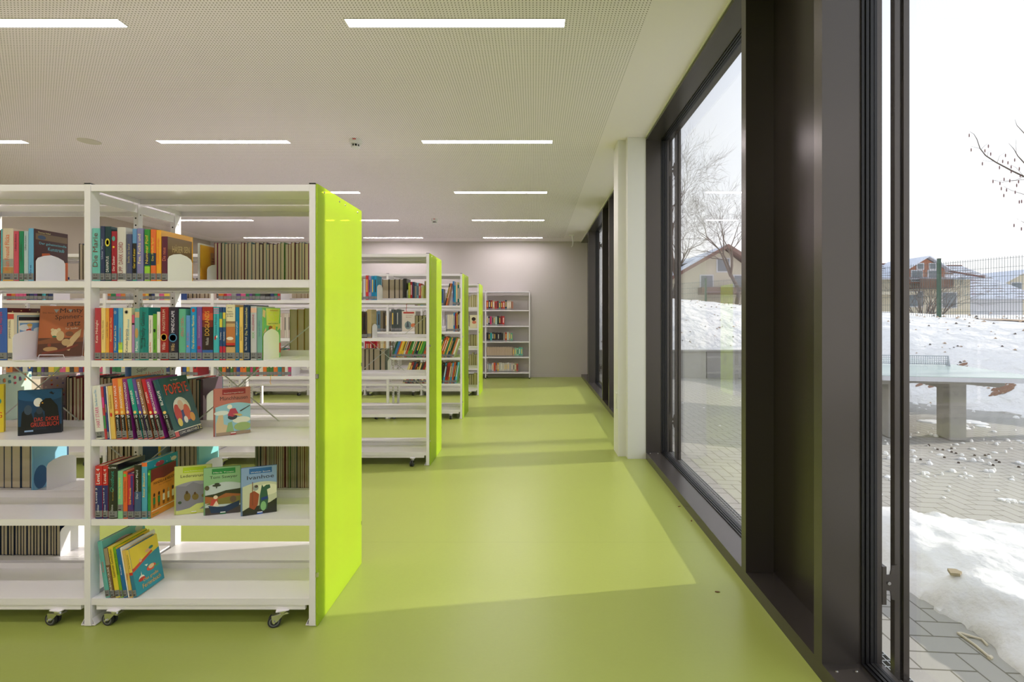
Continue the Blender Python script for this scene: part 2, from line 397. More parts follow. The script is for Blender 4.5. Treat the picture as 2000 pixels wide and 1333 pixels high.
for x in (1.9, 2.9, 3.9, 4.9): m.box(x, x+.012, 11.296, 11.31, -.15, .47, M_DARK)
struct(m.build('wall_retaining'))

# snow bank behind the paved court
BASE = [(1.0, 11.5), (5.2, 11.5), (6.3, 8.3), (7.4, 6.5), (10.2, 3.2), (15, -4)]
def hsh(x, y, s=0):
    v = math.sin(x*12.9898+y*78.233+s*37.7)*43758.5453; return v-math.floor(v)
def vn(x, y, s=0):
    i, j = math.floor(x), math.floor(y); a, b = x-i, y-j; a = a*a*(3-2*a); b = b*b*(3-2*b)
    return (hsh(i, j, s)*(1-a)+hsh(i+1, j, s)*a)*(1-b)+(hsh(i, j+1, s)*(1-a)+hsh(i+1, j+1, s)*a)*b
def fbm(x, y, s=0): return sum(vn(x*2**k, y*2**k, s+k)/2**k for k in range(4))/1.875-.5
def interp(v, xs, ys):
    if v <= xs[0]: return ys[0]
    for i in range(len(xs)-1):
        if v <= xs[i+1]: return ys[i]+(ys[i+1]-ys[i])*(v-xs[i])/(xs[i+1]-xs[i])
    return ys[-1]
NB = 96; ND = 60; vs = []; fs = []; vsand = []
segs = []; L = 0
for i in range(len(BASE)-1):
    l = math.dist(BASE[i], BASE[i+1]); segs.append((L, l, BASE[i], BASE[i+1])); L += l
def basept(t):
    for (s, l, p, q) in segs:
        if t <= s+l+1e-6:
            k = (t-s)/l; return (p[0]+(q[0]-p[0])*k, p[1]+(q[1]-p[1])*k)
    return BASE[-1]
def bank_h(x, y, d, t):
    r = x/max(y, .5)
    top = interp(r, [.15, .27, .415, .8, 1.0, 1.4], [2.1, 1.97, 1.74, 1.33, 1.30, 1.30])
    st = interp(t, [4.0, 4.4, 6.2], [.50, .46, -.15])
    k = 1-math.exp(-d/2.1)
    h = st+(top-st)*k+fbm(x*.8, y*.8)*.16*min(1, d)+fbm(x*3, y*3, 5)*.06*min(1, d*2)
    if d < .35 and t > 5: h += fbm(x*6, y*6, 3)*.10
    return h
for i in range(NB+1):
    t = L*i/NB; bx, by = basept(t); tt = i/NB
    dx, dy = .35+.55*tt, 1.0-.55*tt; nn_ = math.hypot(dx, dy); dx /= nn_; dy /= nn_
    wob = fbm(t*1.7, 3.3)*.9 if t > 4.6 else 0
    for j in range(ND+1):
        d = 34*(j/ND)**2.1
        x, y = bx+dx*(d+wob*(1-j/ND)), by+dy*(d+wob*(1-j/ND))
        vs.append((x, y, bank_h(x, y, d, t)-(.25 if j == 0 and t > 4.6 else 0)))
for i in range(NB):
    for j in range(ND): fs.append((i*(ND+1)+j, (i+1)*(ND+1)+j, (i+1)*(ND+1)+j+1, i*(ND+1)+j+1))
m = MB(); m.add(vs, fs, M_SNOW)
SNOWB = m.build('ground_snow_bank', smooth=True); struct(SNOWB)
# far field behind the bank
m = MB(); m.add([(-40, 36, 1.0), (160, 20, 1.0), (160, 160, 1.5), (-40, 160, 1.5)], [(0, 1, 2, 3)], M_SNOW); struct(m.build('ground_far_field'))
# trodden sand path across the bank
def bank_at(x, y):
    ok, loc, nrm, idx = SNOWB.ray_cast(Vector((x, y, 30)), Vector((0, 0, -1)))
    return loc.z if ok else 1.3
bpy.context.view_layer.update()
m = MB(); pa = [(10.2, 11.6), (10.4, 10.7), (10.6, 9.7), (10.8, 8.6)]; pb = [(10.3, 11.65), (10.75, 10.9), (11.3, 10.0), (11.8, 8.9)]
pv = []
for p, q in zip(pa, pb):
    for s in range(4):
        x = p[0]+(q[0]-p[0])*s/3; y = p[1]+(q[1]-p[1])*s/3; pv.append((x, y, bank_at(x, y)+.02))
m.add(pv, [(i*4+j, i*4+j+1, (i+1)*4+j+1, (i+1)*4+j) for i in range(3) for j in range(3)], M_SAND); struct(m.build('ground_sand_path'))
# bare soil patches at the foot of the bank: crumbled earth showing through the snow
for (x, y, rx, ry, lab, sd) in ((6.84, 8.36, .42, .16, 'under the table top', 4), (7.22, 7.62, .30, .12, 'beyond the table leg', 9)):
    m = MB(); rs_ = random.Random(sd)
    for i in range(46):
        a = rs_.uniform(0, 2*PI); q = rs_.random()**.7; px, py = x+rx*q*math.cos(a), y+ry*q*math.sin(a); r_ = rs_.uniform(.015, .06); c = []
        for k in range(7):
            b_ = 2*PI*k/7; rr = r_*rs_.uniform(.6, 1.2); c.append((px+rr*1.5*math.cos(b_), py+rr*.7*math.sin(b_), bank_at(px+rr*1.5*math.cos(b_), py+rr*.7*math.sin(b_))+.004))
        c.append((px, py, bank_at(px, py)+.02)); m.add(c, [(k, (k+1) % 7, 7) for k in range(7)], mat('brown_earth', (150, 118, 98), .95))
    tag(m.build('bare_soil'), 'patch of brown crumbled earth showing through the snow '+lab, 'soil', kind='stuff')
m = MB(); rq = random.Random(77)
for i in range(520):
    t = rq.uniform(.2, 10.8); bx, by = basept(t); d = 9*rq.random()**1.4; tt = t/L; dx, dy = .35+.55*tt, 1-.55*tt; q = math.hypot(dx, dy)
    x, y = bx+dx/q*d+rq.uniform(-.4, .4), by+dy/q*d+rq.uniform(-.2, .2); z = bank_at(x, y); s = rq.uniform(.008, .028)*(1+d*.12); a_ = rq.uniform(0, PI)
    if z > 10 or x < 1.2: continue
    m.add([(x+s*math.cos(a_+k*2.1)*(1+.6*(k == 0)), y+s*math.sin(a_+k*2.1), z+.004) for k in range(3)]+[(x, y, z+s*.9)], [(0, 1, 3), (1, 2, 3), (2, 0, 3)], M_SAND if i % 3 else M_BARK)
tag(m.build('soil_clods'), 'small dark clods and twigs dotted over the snow bank', 'clods', kind='stuff')

# heap of old snow on the pavers beside the glass
NX, NY = 110, 150; vs = []; fs = []
X0, X1, Y0, Y1 = 1.62, 4.2, -.6, 3.55
def heap(x, y):
    e = .16*fbm(x*3, y*3, 9)+.12*fbm(x*9, y*9, 2)
    f = min((x-1.76+e), (3.27-.22*(x-2.3)-y+e*2.2), (4.0-x), (y+.5))
    if f <= 0: return -.04
    return .17*(1-math.exp(-f/.16))+.10*fbm(x*2.3, y*2.3, 4)*min(1, f*4)+.05*fbm(x*8, y*8, 7)*min(1, f*6)-.005
for j in range(NY+1):
    for i in range(NX+1):
        x = X0+(X1-X0)*i/NX; y = Y0+(Y1-Y0)*j/NY; vs.append((x, y, gz(x)+heap(x, y)))
for j in range(NY):
    for i in range(NX): fs.append((j*(NX+1)+i, j*(NX+1)+i+1, (j+1)*(NX+1)+i+1, (j+1)*(NX+1)+i))
m = MB(); m.add(vs, fs, M_SNOWI)
tag(m.build('snow_heap', smooth=True), 'heap of half melted snow lying on the pavers outside the glass', 'snow', kind='stuff')
# crumbs of ice and small snow remains on the pavers
m = MB(); rnd = random.Random(5)
def blob(x, y, r, h, mt):
    m.lathe([(r, -.004), (r*.9, h*.5), (r*.5, h), (.001, h*1.05)], (x, y, gz(x)), mt, 7)
for i in range(150):
    x = rnd.uniform(3.2, 5.6); y = rnd.uniform(4.2, 6.4); blob(x, y, rnd.uniform(.006, .03), rnd.uniform(.008, .03), M_SNOWI)
for i in range(120):
    x = rnd.uniform(2.2, 6); y = rnd.uniform(3.4, 8.5); blob(x, y, rnd.uniform(.006, .02), .01, M_SNOWI)
for (cx_, cy_, rr) in ((3.05, 4.15, .10), (2.55, 3.75, .05), (3.55, 3.7, .07), (1.55, 2.9, .03), (1.75, 3.55, .03), (4.6, 6.6, .28), (5.6, 6.5, .35)):
    for k in range(16):
        blob(cx_+rnd.uniform(-rr, rr), cy_+rnd.uniform(-rr, rr)*.6, rr*rnd.uniform(.12, .4), .012, M_SNOWI)
for i in range(160):
    t = rnd.uniform(4.6, 12); bx, by = basept(t); blob(bx+rnd.uniform(-.35, .2), by+rnd.uniform(-.35, .1), rnd.uniform(.01, .05), .03, M_SNOWI)
tag(m.build('ice_crumbs', smooth=True), 'scattered crumbs of ice and snow on the paving around the table', 'ice', kind='stuff')
m = MB()
for i in range(22):
    x = rnd.uniform(3.7, 4.6); y = rnd.uniform(4.6, 5.9); m.lathe([(.012, 0), (.01, .012), (.001, .016)], (x, y, gz(x)), M_BARK, 6)
tag(m.build('pebbles'), 'dark pebbles scattered on the paving under the table', 'pebbles', kind='stuff')
# stone on the heap, bent cable tie on the pavers
m = MB(); sx0 = 1.905; sy0 = 2.265; z0 = gz(sx0)+heap(sx0, sy0)
m.prism([(-.030, -.018), (.006, -.026), (.030, -.008), (.024, .018), (-.010, .024)], 0, .012, 'z', mat('brown_stone', (160, 145, 120), .8))
tag(m.build('stone_chip', loc=(sx0, sy0, z0+.002)), 'flat brown stone chip lying on the snow heap by the glass', 'stone')
m = MB(); pts = [at(px, py, zz) for px, py, zz in ((1933, 1286, 1.875), (1905, 1263, 1.945), (1880, 1246, 2.0), (1871, 1240, 2.02), (1878, 1240, 2.02), (1900, 1246, 2.0), (1918, 1252, 1.985), (1928, 1262, 1.95))]
pts = [(p.x, p.y, gz(p.x)+.006) for p in pts]
m.tube(pts, .0045, mat('cream_plastic', (225, 215, 190), .5), 8); m.cyl((pts[0][0]-.006, pts[0][1]-.004, pts[0][2]), (pts[0][0]+.008, pts[0][1]+.002, pts[0][2]), .007, mat('cream_plastic', (225, 215, 190), .5), 8)
tag(m.build('plastic_strap', smooth=True), 'bent cream plastic strap lying on the pavers beside the snow heap', 'strap')

# ------------------------------------------------------------------ table tennis table
Cc = Vector((5.34, 5.15, 0)); U = Vector((-.980, .198, 0)); V = Vector((.198, .980, 0))
TT = empty('table_tennis_table', (Cc.x, Cc.y, -.15)); TT.rotation_euler.z = math.atan2(V.y, V.x)-PI/2
tag(TT, 'concrete outdoor table tennis table with pale green top on the paving', 'table tennis table')
# local: x to the right (negative = left), y away
zt = .76
def rrect(x0, x1, y0, y1, r, k=5):
    o = []
    for cx_, cy_, a0 in ((x1-r, y1-r, 0), (x0+r, y1-r, 90), (x0+r, y0+r, 180), (x1-r, y0+r, 270)):
        for i in range(k+1):
            a = math.radians(a0+90*i/k); o.append((cx_+r*math.cos(a), cy_+r*math.sin(a)))
    return o
m = MB(); m.prism(rrect(-1.594, -.006, .006, 2.734, .07), zt-.02, zt, 'z', M_TTTOP); m.build('table_top', TT)
m = MB(); m.prism(rrect(-1.6, 0, 0, 2.74, .075), zt-.055, zt-.006, 'z', M_TTEDGE); m.build('edge_rim', TT)
for (xc) in (-.64, -1.26):
    m = MB(); m.box(xc-.085, xc+.085, .36, .62, 0, zt-.055, M_CONC); m.box(xc-.085, xc+.085, 2.12, 2.38, 0, zt-.055, M_CONC)
    m.box(xc-.04, xc+.04, .62, 2.12, zt-.2, zt-.055, M_CONC); m.build('leg', TT, bevel=.012)
m = MB()
for y in (.34, 2.1):
    m.prism([(-1.5, zt-.10), (-1.46, zt-.14), (-1.25, zt-.13), (-1.1, zt-.115), (-.72, zt-.115), (-.55, zt-.12), (-.26, zt-.145), (-.20, zt-.12), (-.20, zt-.055), (-1.5, zt-.055)], y, y+.3, 'y', M_CONC)
m.build('cross_beam', TT)
m = MB(); y = 1.37; x0, x1 = -1.54, -.20; nh = 52
st = (x1-x0)/nh; hz = [zt+.018+.0+.026*i for i in range(5)]
for z in (zt+.015, zt+.041, zt+.067, zt+.093, zt+.119): m.box(x0, x1, y-.002, y+.002, z, z+.009+(.008 if z > zt+.11 or z < zt+.02 else 0), M_TTEDGE)
for i in range(nh+1): m.box(x0+st*i-.004, x0+st*i+.004, y-.002, y+.002, zt+.015, zt+.13, M_TTEDGE)
m.prism([(y-.05, zt), (y+.05, zt), (y+.012, zt+.135), (y-.012, zt+.135)], x1, x1+.006, 'x', M_TTEDGE)
m.prism([(y-.05, zt), (y+.05, zt), (y+.012, zt+.135), (y-.012, zt+.135)], x0-.006, x0, 'x', M_TTEDGE)
m.build('net', TT)

# ------------------------------------------------------------------ wire fence on the bank
FP = [(5.4, 20.5), (7.5, 17.0), (10.1, 12.45), (11.9, 8.2)]
fe = empty('wire_fence', (FP[0][0], FP[0][1], 0)); tag(fe, 'green double wire mesh fence on posts along the top of the snow bank', 'fence')
m = MB()
for (p, q) in zip(FP, FP[1:]):
    l = math.dist(p, q); k = int(l/.05); 
    for i in range(k+1):
        x, y = p[0]+(q[0]-p[0])*i/k-FP[0][0], p[1]+(q[1]-p[1])*i/k-FP[0][1]
        m.box(x-.0028, x+.0028, y-.0028, y+.0028, 1.0, 2.62, M_WIRE)
    for j in range(8):
        z = 1.18+.2*j
        m.tube([(p[0]-FP[0][0], p[1]-FP[0][1], z), (q[0]-FP[0][0], q[1]-FP[0][1], z)], .005, M_WIRE, 4)
m.build('wire_mesh', fe)
pp = [(5.4, 20.5), (6.45, 18.75), (7.5, 17.0), (8.8, 14.7), (10.1, 12.45), (11.9, 8.2)]
for (x, y) in pp:
    m = MB(); m.box(-.03, .03, -.03, .03, .6, 2.70, M_FENCE); m.box(-.033, .033, -.033, .033, 2.70, 2.715, M_BLACK)
    m.build('post', fe, loc=(x-FP[0][0], y-FP[0][1], 0))

# ------------------------------------------------------------------ houses beyond the fence
M_RNDR = mat('cream_render', (196, 188, 168), .85); M_RWHITE = mat('white_render', (204, 205, 210), .85)
M_RSNOW = mat('roof_snow', (206, 212, 224), .6, noise=(1.5, .10)); M_TILE = mat('roof_tile_brown', (128, 96, 88), .8)
M_WOOD = mat('orange_timber', (160, 108, 84), .7); M_BROWNT = mat('brown_timber', (112, 86, 72), .75); M_HGL = mat('house_glass', (110, 118, 126), .2)
def tiled_roof_mat():
    mm = bpy.data.materials.new('snowy_tiles'); mm.use_nodes = True; nt = mm.node_tree; p = nt.nodes['Principled BSDF']; p.inputs['Roughness'].default_value = .7
    t = nt.nodes.new('ShaderNodeTexCoord'); s = nt.nodes.new('ShaderNodeSeparateXYZ'); nt.links.new(t.outputs['Object'], s.inputs[0]); k = NT(nt)
    nn = nt.nodes.new('ShaderNodeTexNoise'); nn.inputs['Scale'].default_value = .8; nn.inputs['Detail'].default_value = 6; nt.links.new(t.outputs['Object'], nn.inputs['Vector'])
    row = k.m('FRACT', k.m('MULTIPLY', s.outputs['Z'], 3.4))
    f = k.m('LESS_THAN', row, k.m('MULTIPLY', k.m('SUBTRACT', nn.outputs['Fac'], .34), 1.5))
    mx = nt.nodes.new('ShaderNodeMix'); mx.data_type = 'RGBA'; mx.inputs['A'].default_value = (*lin((196, 202, 214)), 1); mx.inputs['B'].default_value = (*lin((128, 120, 124)), 1)
    nt.links.new(f, mx.inputs['Factor']); nt.links.new(mx.outputs['Result'], p.inputs['Base Color']); return mm
M_SNOWTILE = tiled_roof_mat()
def slab(m, a, b, c, d, t, mt):          # roof slab from four corners
    a, b, c, d = map(Vector, (a, b, c, d)); nrm = (b-a).cross(d-a).normalized()
    if nrm.z < 0: nrm = -nrm
    q = [a, b, c, d]; m.add(q+[p+nrm*t for p in q], [(0, 1, 2, 3), (7, 6, 5, 4), (0, 4, 5, 1), (1, 5, 6, 2), (2, 6, 7, 3), (3, 7, 4, 0)], mt)
def win(par, x, y, z, w, h, mt=None):
    m = MB(); m.box(x-w/2-.08, x+w/2+.08, y-.06, y, z-h/2-.08, z+h/2+.08, M_RWHITE); f = m.build('window', par)
    m = MB(); m.box(x-w/2, x+w/2, y-.08, y-.06, z-h/2, z+h/2, M_HGL); m.build('window_glass', f)
# house A: long ridge parallel to the view plane, timber gable dormer with balcony
hA = empty('house', (31, 45, 0)); tag(hA, 'cream house with snowy roof, timber gable dormer and brown balcony', 'house')
m = MB(); m.box(-6.5, 8.3, 0, 9, .5, 4.9, M_RNDR); m.box(-6, 2.6, -1.3, 0, 3.25, 3.5, M_RNDR); m.build('wall', hA)
m = MB(); slab(m, (-6.8, -.8, 4.62), (8.9, -.8, 4.62), (6.0, 4.4, 6.35), (-6.8, 4.4, 6.35), .12, M_SNOWTILE)
slab(m, (-6.8, 9.6, 4.62), (8.9, 9.6, 4.62), (6.0, 4.4, 6.35), (-6.8, 4.4, 6.35), .12, M_SNOWTILE)
m.add([(8.9, -.8, 4.7), (8.9, 9.6, 4.7), (6.0, 4.4, 6.5)], [(0, 1, 2)], M_TILE); m.tube([(-6.8, 4.4, 6.5), (6.0, 4.4, 6.5), (8.9, -.8, 4.78)], .12, M_TILE, 6)
m.build('roof', hA)
m = MB(); m.prism([(2.3, 4.3), (5.6, 4.3), (5.6, 5.55), (3.95, 6.5), (2.3, 5.55)], -.5, 4, 'y', M_WOOD)
slab(m, (1.95, -.9, 5.4), (1.95, 4.2, 5.4), (3.95, 4.2, 6.62), (3.95, -.9, 6.62), .1, M_RSNOW); slab(m, (5.95, -.9, 5.4), (5.95, 4.2, 5.4), (3.95, 4.2, 6.62), (3.95, -.9, 6.62), .1, M_RSNOW)
m.build('dormer', hA)
m = MB(); m.box(2.6, 5.5, -1.6, -1.5, 3.9, 4.6, M_BROWNT); m.box(2.6, 5.5, -1.6, -.1, 3.8, 3.9, M_BROWNT); m.build('balcony', hA)
for x, z, w, h in ((3.1, 4.95, .9, .9), (4.6, 4.95, .9, .9), (3.4, 5.8, .5, .45), (4.5, 5.8, .5, .45)): win(hA, x, -.5, z, w, h)
for x, z in ((-3.5, 3.0), (-1.2, 3.0), (3.4, 2.9), (6.4, 2.8)): win(hA, x, 0, z, 1.2, 1.3)
m = MB(); slab(m, (.3, .55, 5.06), (1.6, .55, 5.06), (1.6, 1.5, 5.42), (.3, 1.5, 5.42), .03, M_HGL); slab(m, (6.0, .5, 5.05), (7.2, .5, 5.05), (6.8, 1.6, 5.45), (6.0, 1.6, 5.45), .2, M_BROWNT); m.build('skylight', hA)
# house B: great snowy roof
hB = empty('house', (47.5, 58, -.2)); hB.scale = (1.16, 1.0, 1.16); tag(hB, 'white walled house under a huge snow striped tile roof', 'house')
m = MB(); m.box(-1.6, 8, 0, 8, .5, 3.2, M_RWHITE); m.box(1.9, 3.2, -.05, 0, 1.25, 1.45, M_DARK); m.build('wall', hB)
m = MB(); slab(m, (-2.0, -1.0, 3.05), (9.2, -1.0, 3.05), (5.2, 4.5, 6.7), (-1.0, 4.5, 6.7), .12, M_SNOWTILE); slab(m, (-2.0, 9.5, 3.05), (9.2, 9.5, 3.05), (5.2, 4.5, 6.7), (-1.0, 4.5, 6.7), .12, M_SNOWTILE)
m.add([(9.2, -1, 3.1), (9.2, 9.5, 3.1), (5.2, 4.5, 6.8)], [(0, 1, 2)], M_SNOWTILE); m.tube([(-1, 4.5, 6.82), (5.2, 4.5, 6.82)], .10, M_TILE, 6); m.build('roof', hB)
# house C: timber gable seen past house B
hC = empty('house', (63.5, 63, -.3)); hC.scale = (1.25, 1.0, 1.25); tag(hC, 'pale house with timber framed gable beyond the huge snowy roof', 'house')
m = MB(); m.prism([(-1.9, .5), (5, .5), (5, 4.4), (1.2, 6.1), (-1.9, 4.5)], 3, 12, 'y', M_RNDR); m.build('wall', hC)
m = MB(); slab(m, (-2.3, 2.4, 4.35), (-2.3, 12, 4.35), (1.2, 12, 6.2), (1.2, 2.4, 6.2), .15, M_RSNOW); slab(m, (5.6, 2.4, 4.2), (5.6, 12, 4.2), (1.2, 12, 6.2), (1.2, 2.4, 6.2), .15, M_TILE); m.build('roof', hC)
win(hC, .2, 3, 4.3, 1.0, 1.2)
m = MB(); m.box(-1.6, 3.5, 2.9, 3, 3.2, 3.4, M_BROWNT); m.cyl((-.4, 2.9, 2.2), (2.6, 2.9, 4.6), .12, M_BROWNT, 6); m.build('timber_beam', hC)
# house D: gable house seen through the window beside the column
hD = empty('house', (10.2, 33, 0)); tag(hD, 'cream gable house with brown roof edge behind bare trees', 'house')
m = MB(); m.prism([(-1.6, .6), (5.6, .6), (5.6, 3.2), (2.35, 5.75), (-1.6, 3.6)], 0, 9, 'y', M_RNDR); m.box(.6, 5.6, -.9, -.1, 2.75, 3.2, M_BROWNT); m.box(-1.6, 5.6, -.02, 0, .6, 2.0, mat('hedge_dull', (135, 120, 105), .9)); m.build('wall', hD)
m = MB(); slab(m, (-2.2, -.7, 3.25), (-2.2, 9, 3.25), (2.35, 9, 5.85), (2.35, -.7, 5.85), .16, M_RSNOW); slab(m, (6.6, -.7, 3.2), (6.6, 9, 3.2), (2.35, 9, 5.85), (2.35, -.7, 5.85), .16, M_TILE)
m.prism([(-2.35, 3.08), (2.35, 5.75), (6.75, 3.05), (6.75, 3.25), (2.35, 6.0), (-2.35, 3.3)], -.75, -.65, 'y', M_TILE)
slab(m, (-3.6, 2.5, 3.9), (2.35, 2.5, 5.6), (2.35, 9, 6.0), (-3.6, 9, 4.6), .14, M_RSNOW)
m.build('roof', hD)
m = MB(); m.box(-3.4, -1.6, 1.0, 8, .6, 4.0, M_RNDR); m.build('side_wing', hD)
for x, z in ((1.2, 3.6), (3.4, 3.6), (2.3, 4.7), (-1.0, 2.6), (-2.6, 3.0)): win(hD, x, 0 if x > -1.6 else 1.0, z, .75, .8)

# ------------------------------------------------------------------ bare trees
def grow(m, p, d, r, l, lev, rnd, nseg=3):
    pts = [p]; rs = [r]; q = p.copy(); dd = d.copy()
    for i in range(nseg):
        dd = (dd+Vector((rnd.uniform(-1, 1), rnd.uniform(-1, 1), rnd.uniform(-.5, .8)))*.16).normalized()
        q = q+dd*(l/nseg); pts.append(q.copy()); rs.append(r*(1-.45*(i+1)/nseg))
    m.tube(pts, r, M_BARK, 5 if lev > 2 else 3, rs)
    if lev == 0: return
    k = rnd.choice((2, 3, 3)) if lev > 1 else rnd.choice((3, 4))
    for i in range(k):
        t = rnd.uniform(.35, 1) if i else 1.0
        idx = min(nseg, max(1, round(t*nseg))); s = pts[idx]
        ax = dd.orthogonal().normalized(); ax.rotate(Matrix.Rotation(rnd.uniform(0, 2*PI), 3, dd))
        nd = dd.copy(); nd.rotate(Matrix.Rotation(rnd.uniform(.25, .8), 3, ax))
        grow(m, s, nd, max(.0025, rs[idx]*rnd.uniform(.55, .8)), l*rnd.uniform(.66, .9), lev-1, rnd)
def tree(x, y, h, r, seed, lab, lev=7, lean=(0, 0), name='bare_tree'):
    rnd = random.Random(seed); z0 = bank_at(x, y)-.1
    t = empty(name, (x, y, z0)); tag(t, lab, 'tree')
    m = MB(); m.tube([(0, 0, 0), (.04*h+lean[0]*.3, 0, h*.16), (lean[0], lean[1], h*.3)], r, M_BARK, 8, [r, r*.85, r*.7]); m.build('trunk', t, smooth=True)
    m = MB()
    for i in range(4):
        a = rnd.uniform(0, 2*PI); d = Vector((math.cos(a)*.5, math.sin(a)*.5, 1)).normalized()
        grow(m, Vector((lean[0], lean[1], h*.3-.03*i)), d, r*.55, h*.26, lev-1, rnd)
    m.build('branches', t)
tree(5.95, 21.5, 6.4, .12, 3, 'tall bare tree with fine twigs beside the window jamb, outside the fence')
tree(8.35, 29.5, 6.4, .10, 8, 'slender bare tree close behind the tall one, against the gable house roof')
tree(9.1, 22.5, 5.2, .11, 21, 'crooked bare tree standing before the cream gable house', lean=(-.2, .1))
for i, (x, y, s) in enumerate(((17.9, 22.3, 5), (21.6, 27.5, 9), (14.6, 18.9, 14))):
    rnd = random.Random(s); t = empty('bare_shrub', (x, y, bank_at(x, y)-.2)); tag(t, 'leafless shrub %s' % ('with tangled twigs behind the green fence post', 'further back before the cream house wall', 'beside the bronze guide rail, behind the fence')[i], 'shrub', 'leafless shrubs behind the fence')
    m = MB()
    for k in range(9):
        a = rnd.uniform(0, 2*PI); grow(m, Vector((.15*math.cos(a), .15*math.sin(a), 0)), Vector((math.cos(a)*.5, math.sin(a)*.5, 1)).normalized(), .02, .9, 3, rnd)
    m.build('branches', t)
# tree whose catkin twigs reach into view
AX, AY = 8.2, 6.2
t = empty('alder_tree', (AX, AY, -.2)); tag(t, 'bare tree branch with small hanging catkins against the sky', 'tree')
def loc(px, py, z): p = at(px, py, z); return Vector((p.x-AX, p.y-AY, p.z+.2))
m = MB(); m.tube([(0, 0, 0), (.05, 0, 1.6), (.0, .05, 3.0), (.1, 0, 5.0)], .10, M_BARK, 8, [.11, .09, .07, .03]); m.build('trunk', t, smooth=True)
m = MB()
def twig(pts, r0, r1, z=6.0): k = len(pts); m.tube([loc(x, y, z) for x, y in pts], r0, M_BARK, 5, [r0+(r1-r0)*i/(k-1) for i in range(k)])
twig([(2330, 470), (2120, 392), (2000, 345), (1975, 333), (1945, 317), (1925, 304), (1914, 290), (1908, 272), (1902, 262), (1894, 257)], .012, .0012)
twig([(2280, 520), (2080, 375), (2000, 318), (1988, 305), (1980, 291), (1970, 280)], .010, .0012)
twig([(1985, 300), (1984, 285), (1985, 272)], .002, .001); twig([(2100, 330), (2000, 260), (1986, 245), (1982, 233)], .006, .001)
twig([(2000, 345), (1985, 352), (1960, 354), (1940, 352)], .003, .001); twig([(2010, 350), (1980, 353), (1955, 357), (1938, 351)], .003, .001)
twig([(1913, 290), (1897, 286)], .002, .001); twig([(1916, 292), (1924, 284), (1930, 280)], .002, .001); twig([(1928, 306), (1930, 297), (1937, 295)], .002, .001)
twig([(1940, 315), (1928, 315), (1919, 313)], .002, .001); twig([(1948, 317), (1952, 305), (1963, 298)], .002, .001); twig([(2000, 345), (1985, 328), (1975, 322)], .002, .001)
twig([(2060, 400), (2000, 380), (1975, 372), (1960, 364)], .004, .001); twig([(2060, 450), (2000, 435), (1985, 427)], .004, .001)
m.build('branches', t)
for (u, v) in ((72, 248), (93, 405), (280, 365), (242, 415), (305, 450), (215, 555), (465, 465), (435, 530), (492, 545), (527, 590), (527, 640), (400, 597), (615, 610), (565, 515), (625, 685), (450, 725), (512, 740), (607, 750), (330, 748), (405, 768), (420, 825), (477, 840), (587, 790), (570, 865), (447, 900), (640, 965), (615, 970), (558, 1225), (638, 1262)):
    c = MB(); p = loc(1880+u/5.55, 220+v/5.55, 6.0); c.lathe([(.002, -.022), (.006, -.012), (.006, .012), (.002, .022)], p, M_CATKIN, 6); c.build('catkin', t)

# ------------------------------------------------------------------ ceiling luminaires, detectors, bracket
rows = [-2.76, -.94, .87, 2.683, 4.499, 6.32, 8.13, 9.92]
rown = ['', '', 'behind the camera row', 'closest visible row', 'second visible row', 'third visible row', 'fourth visible row', 'row beside the end wall']
cols = [(-.421, 'column beside the windows'), (-2.797, 'middle column'), (-5.172, 'column beside the inner wall')]
for j, (cx_, cn) in enumerate(cols):
    for i, y in enumerate(rows):
        if j == 2 and i == 3: pass
        l = empty('ceiling_light', (cx_, y, H))
        tag(l, 'glowing flush strip light, %s, %s' % (cn, ['rearmost row', 'row behind the viewer', 'row above the viewer', 'front row in view', 'second row in view', 'third row in view', 'fourth row in view', 'row at the end wall'][i]), 'ceiling light', 'recessed strip lights in the perforated ceiling')
        a = MB(); a.box(-.584, .584, -.035, .035, -.003, -.001, M_LUM); a.build('diffuser', l)
        b = MB()
        for q in ((-.588, .588, -.039, -.035), (-.588, .588, .035, .039), (-.588, -.584, -.035, .035), (.584, .588, -.035, .035)): b.box(*q, -.004, -.0002, M_CEIL_T)
        b.build('trim_frame', l)
for (x, y, lab) in ((-1.59, 4.45, 'white smoke detector with red mark between the second row of lights'), (-1.60, 8.03, 'white smoke detector on the ceiling beside the fourth row of lights')):
    d = empty('smoke_detector', (x, y, H)); tag(d, lab, 'smoke detector', 'smoke detectors on the ceiling')
    m = MB(); m.lathe([(.054, 0), (.054, -.032), (.050, -.038)], (0, 0, 0), M_PLASTIC, 28); m.build('base', d, smooth=True)
    m = MB(); m.lathe([(.038, -.038), (.036, -.044)], (0, 0, 0), M_PLASTIC, 24); m.lathe([(.030, -.044), (.030, -.066)], (0, 0, 0), M_DARK, 24)
    m.lathe([(.040, -.066), (.034, -.076), (.014, -.080), (.001, -.080)], (0, 0, 0), M_PLASTIC, 24)
    for k in range(8):
        a = 2*PI*k/8; m.box(-.003, .003, .030, .038, -.068, -.042, M_PLASTIC, Matrix.Rotation(a, 4, 'Z'))
    m.build('sensor_head', d, smooth=True)
    m = MB(); vs_ = []
    for k in range(5):
        a = math.radians(-100+8*k); vs_ += [(.0546*math.cos(a), .0546*math.sin(a), -.006), (.0546*math.cos(a), .0546*math.sin(a), -.016)]
    m.add(vs_, [(2*k, 2*k+1, 2*k+3, 2*k+2) for k in range(4)], M_RED); m.build('red_mark', d)
d = MB(); d.lathe([(.085, 0), (.084, -.004), (.078, -.005)], (0, 0, 0), mat('ceiling_disc', (200, 195, 182), .7), 32)
tag(d.build('ceiling_speaker', loc=(-4.0, 4.49, H)), 'flat round cover disc flush in the perforated ceiling', 'ceiling disc')
d = empty('ceiling_bracket', (.72, 9.57, H)); tag(d, 'small white hooked bracket hanging from the ceiling above the last window', 'bracket')
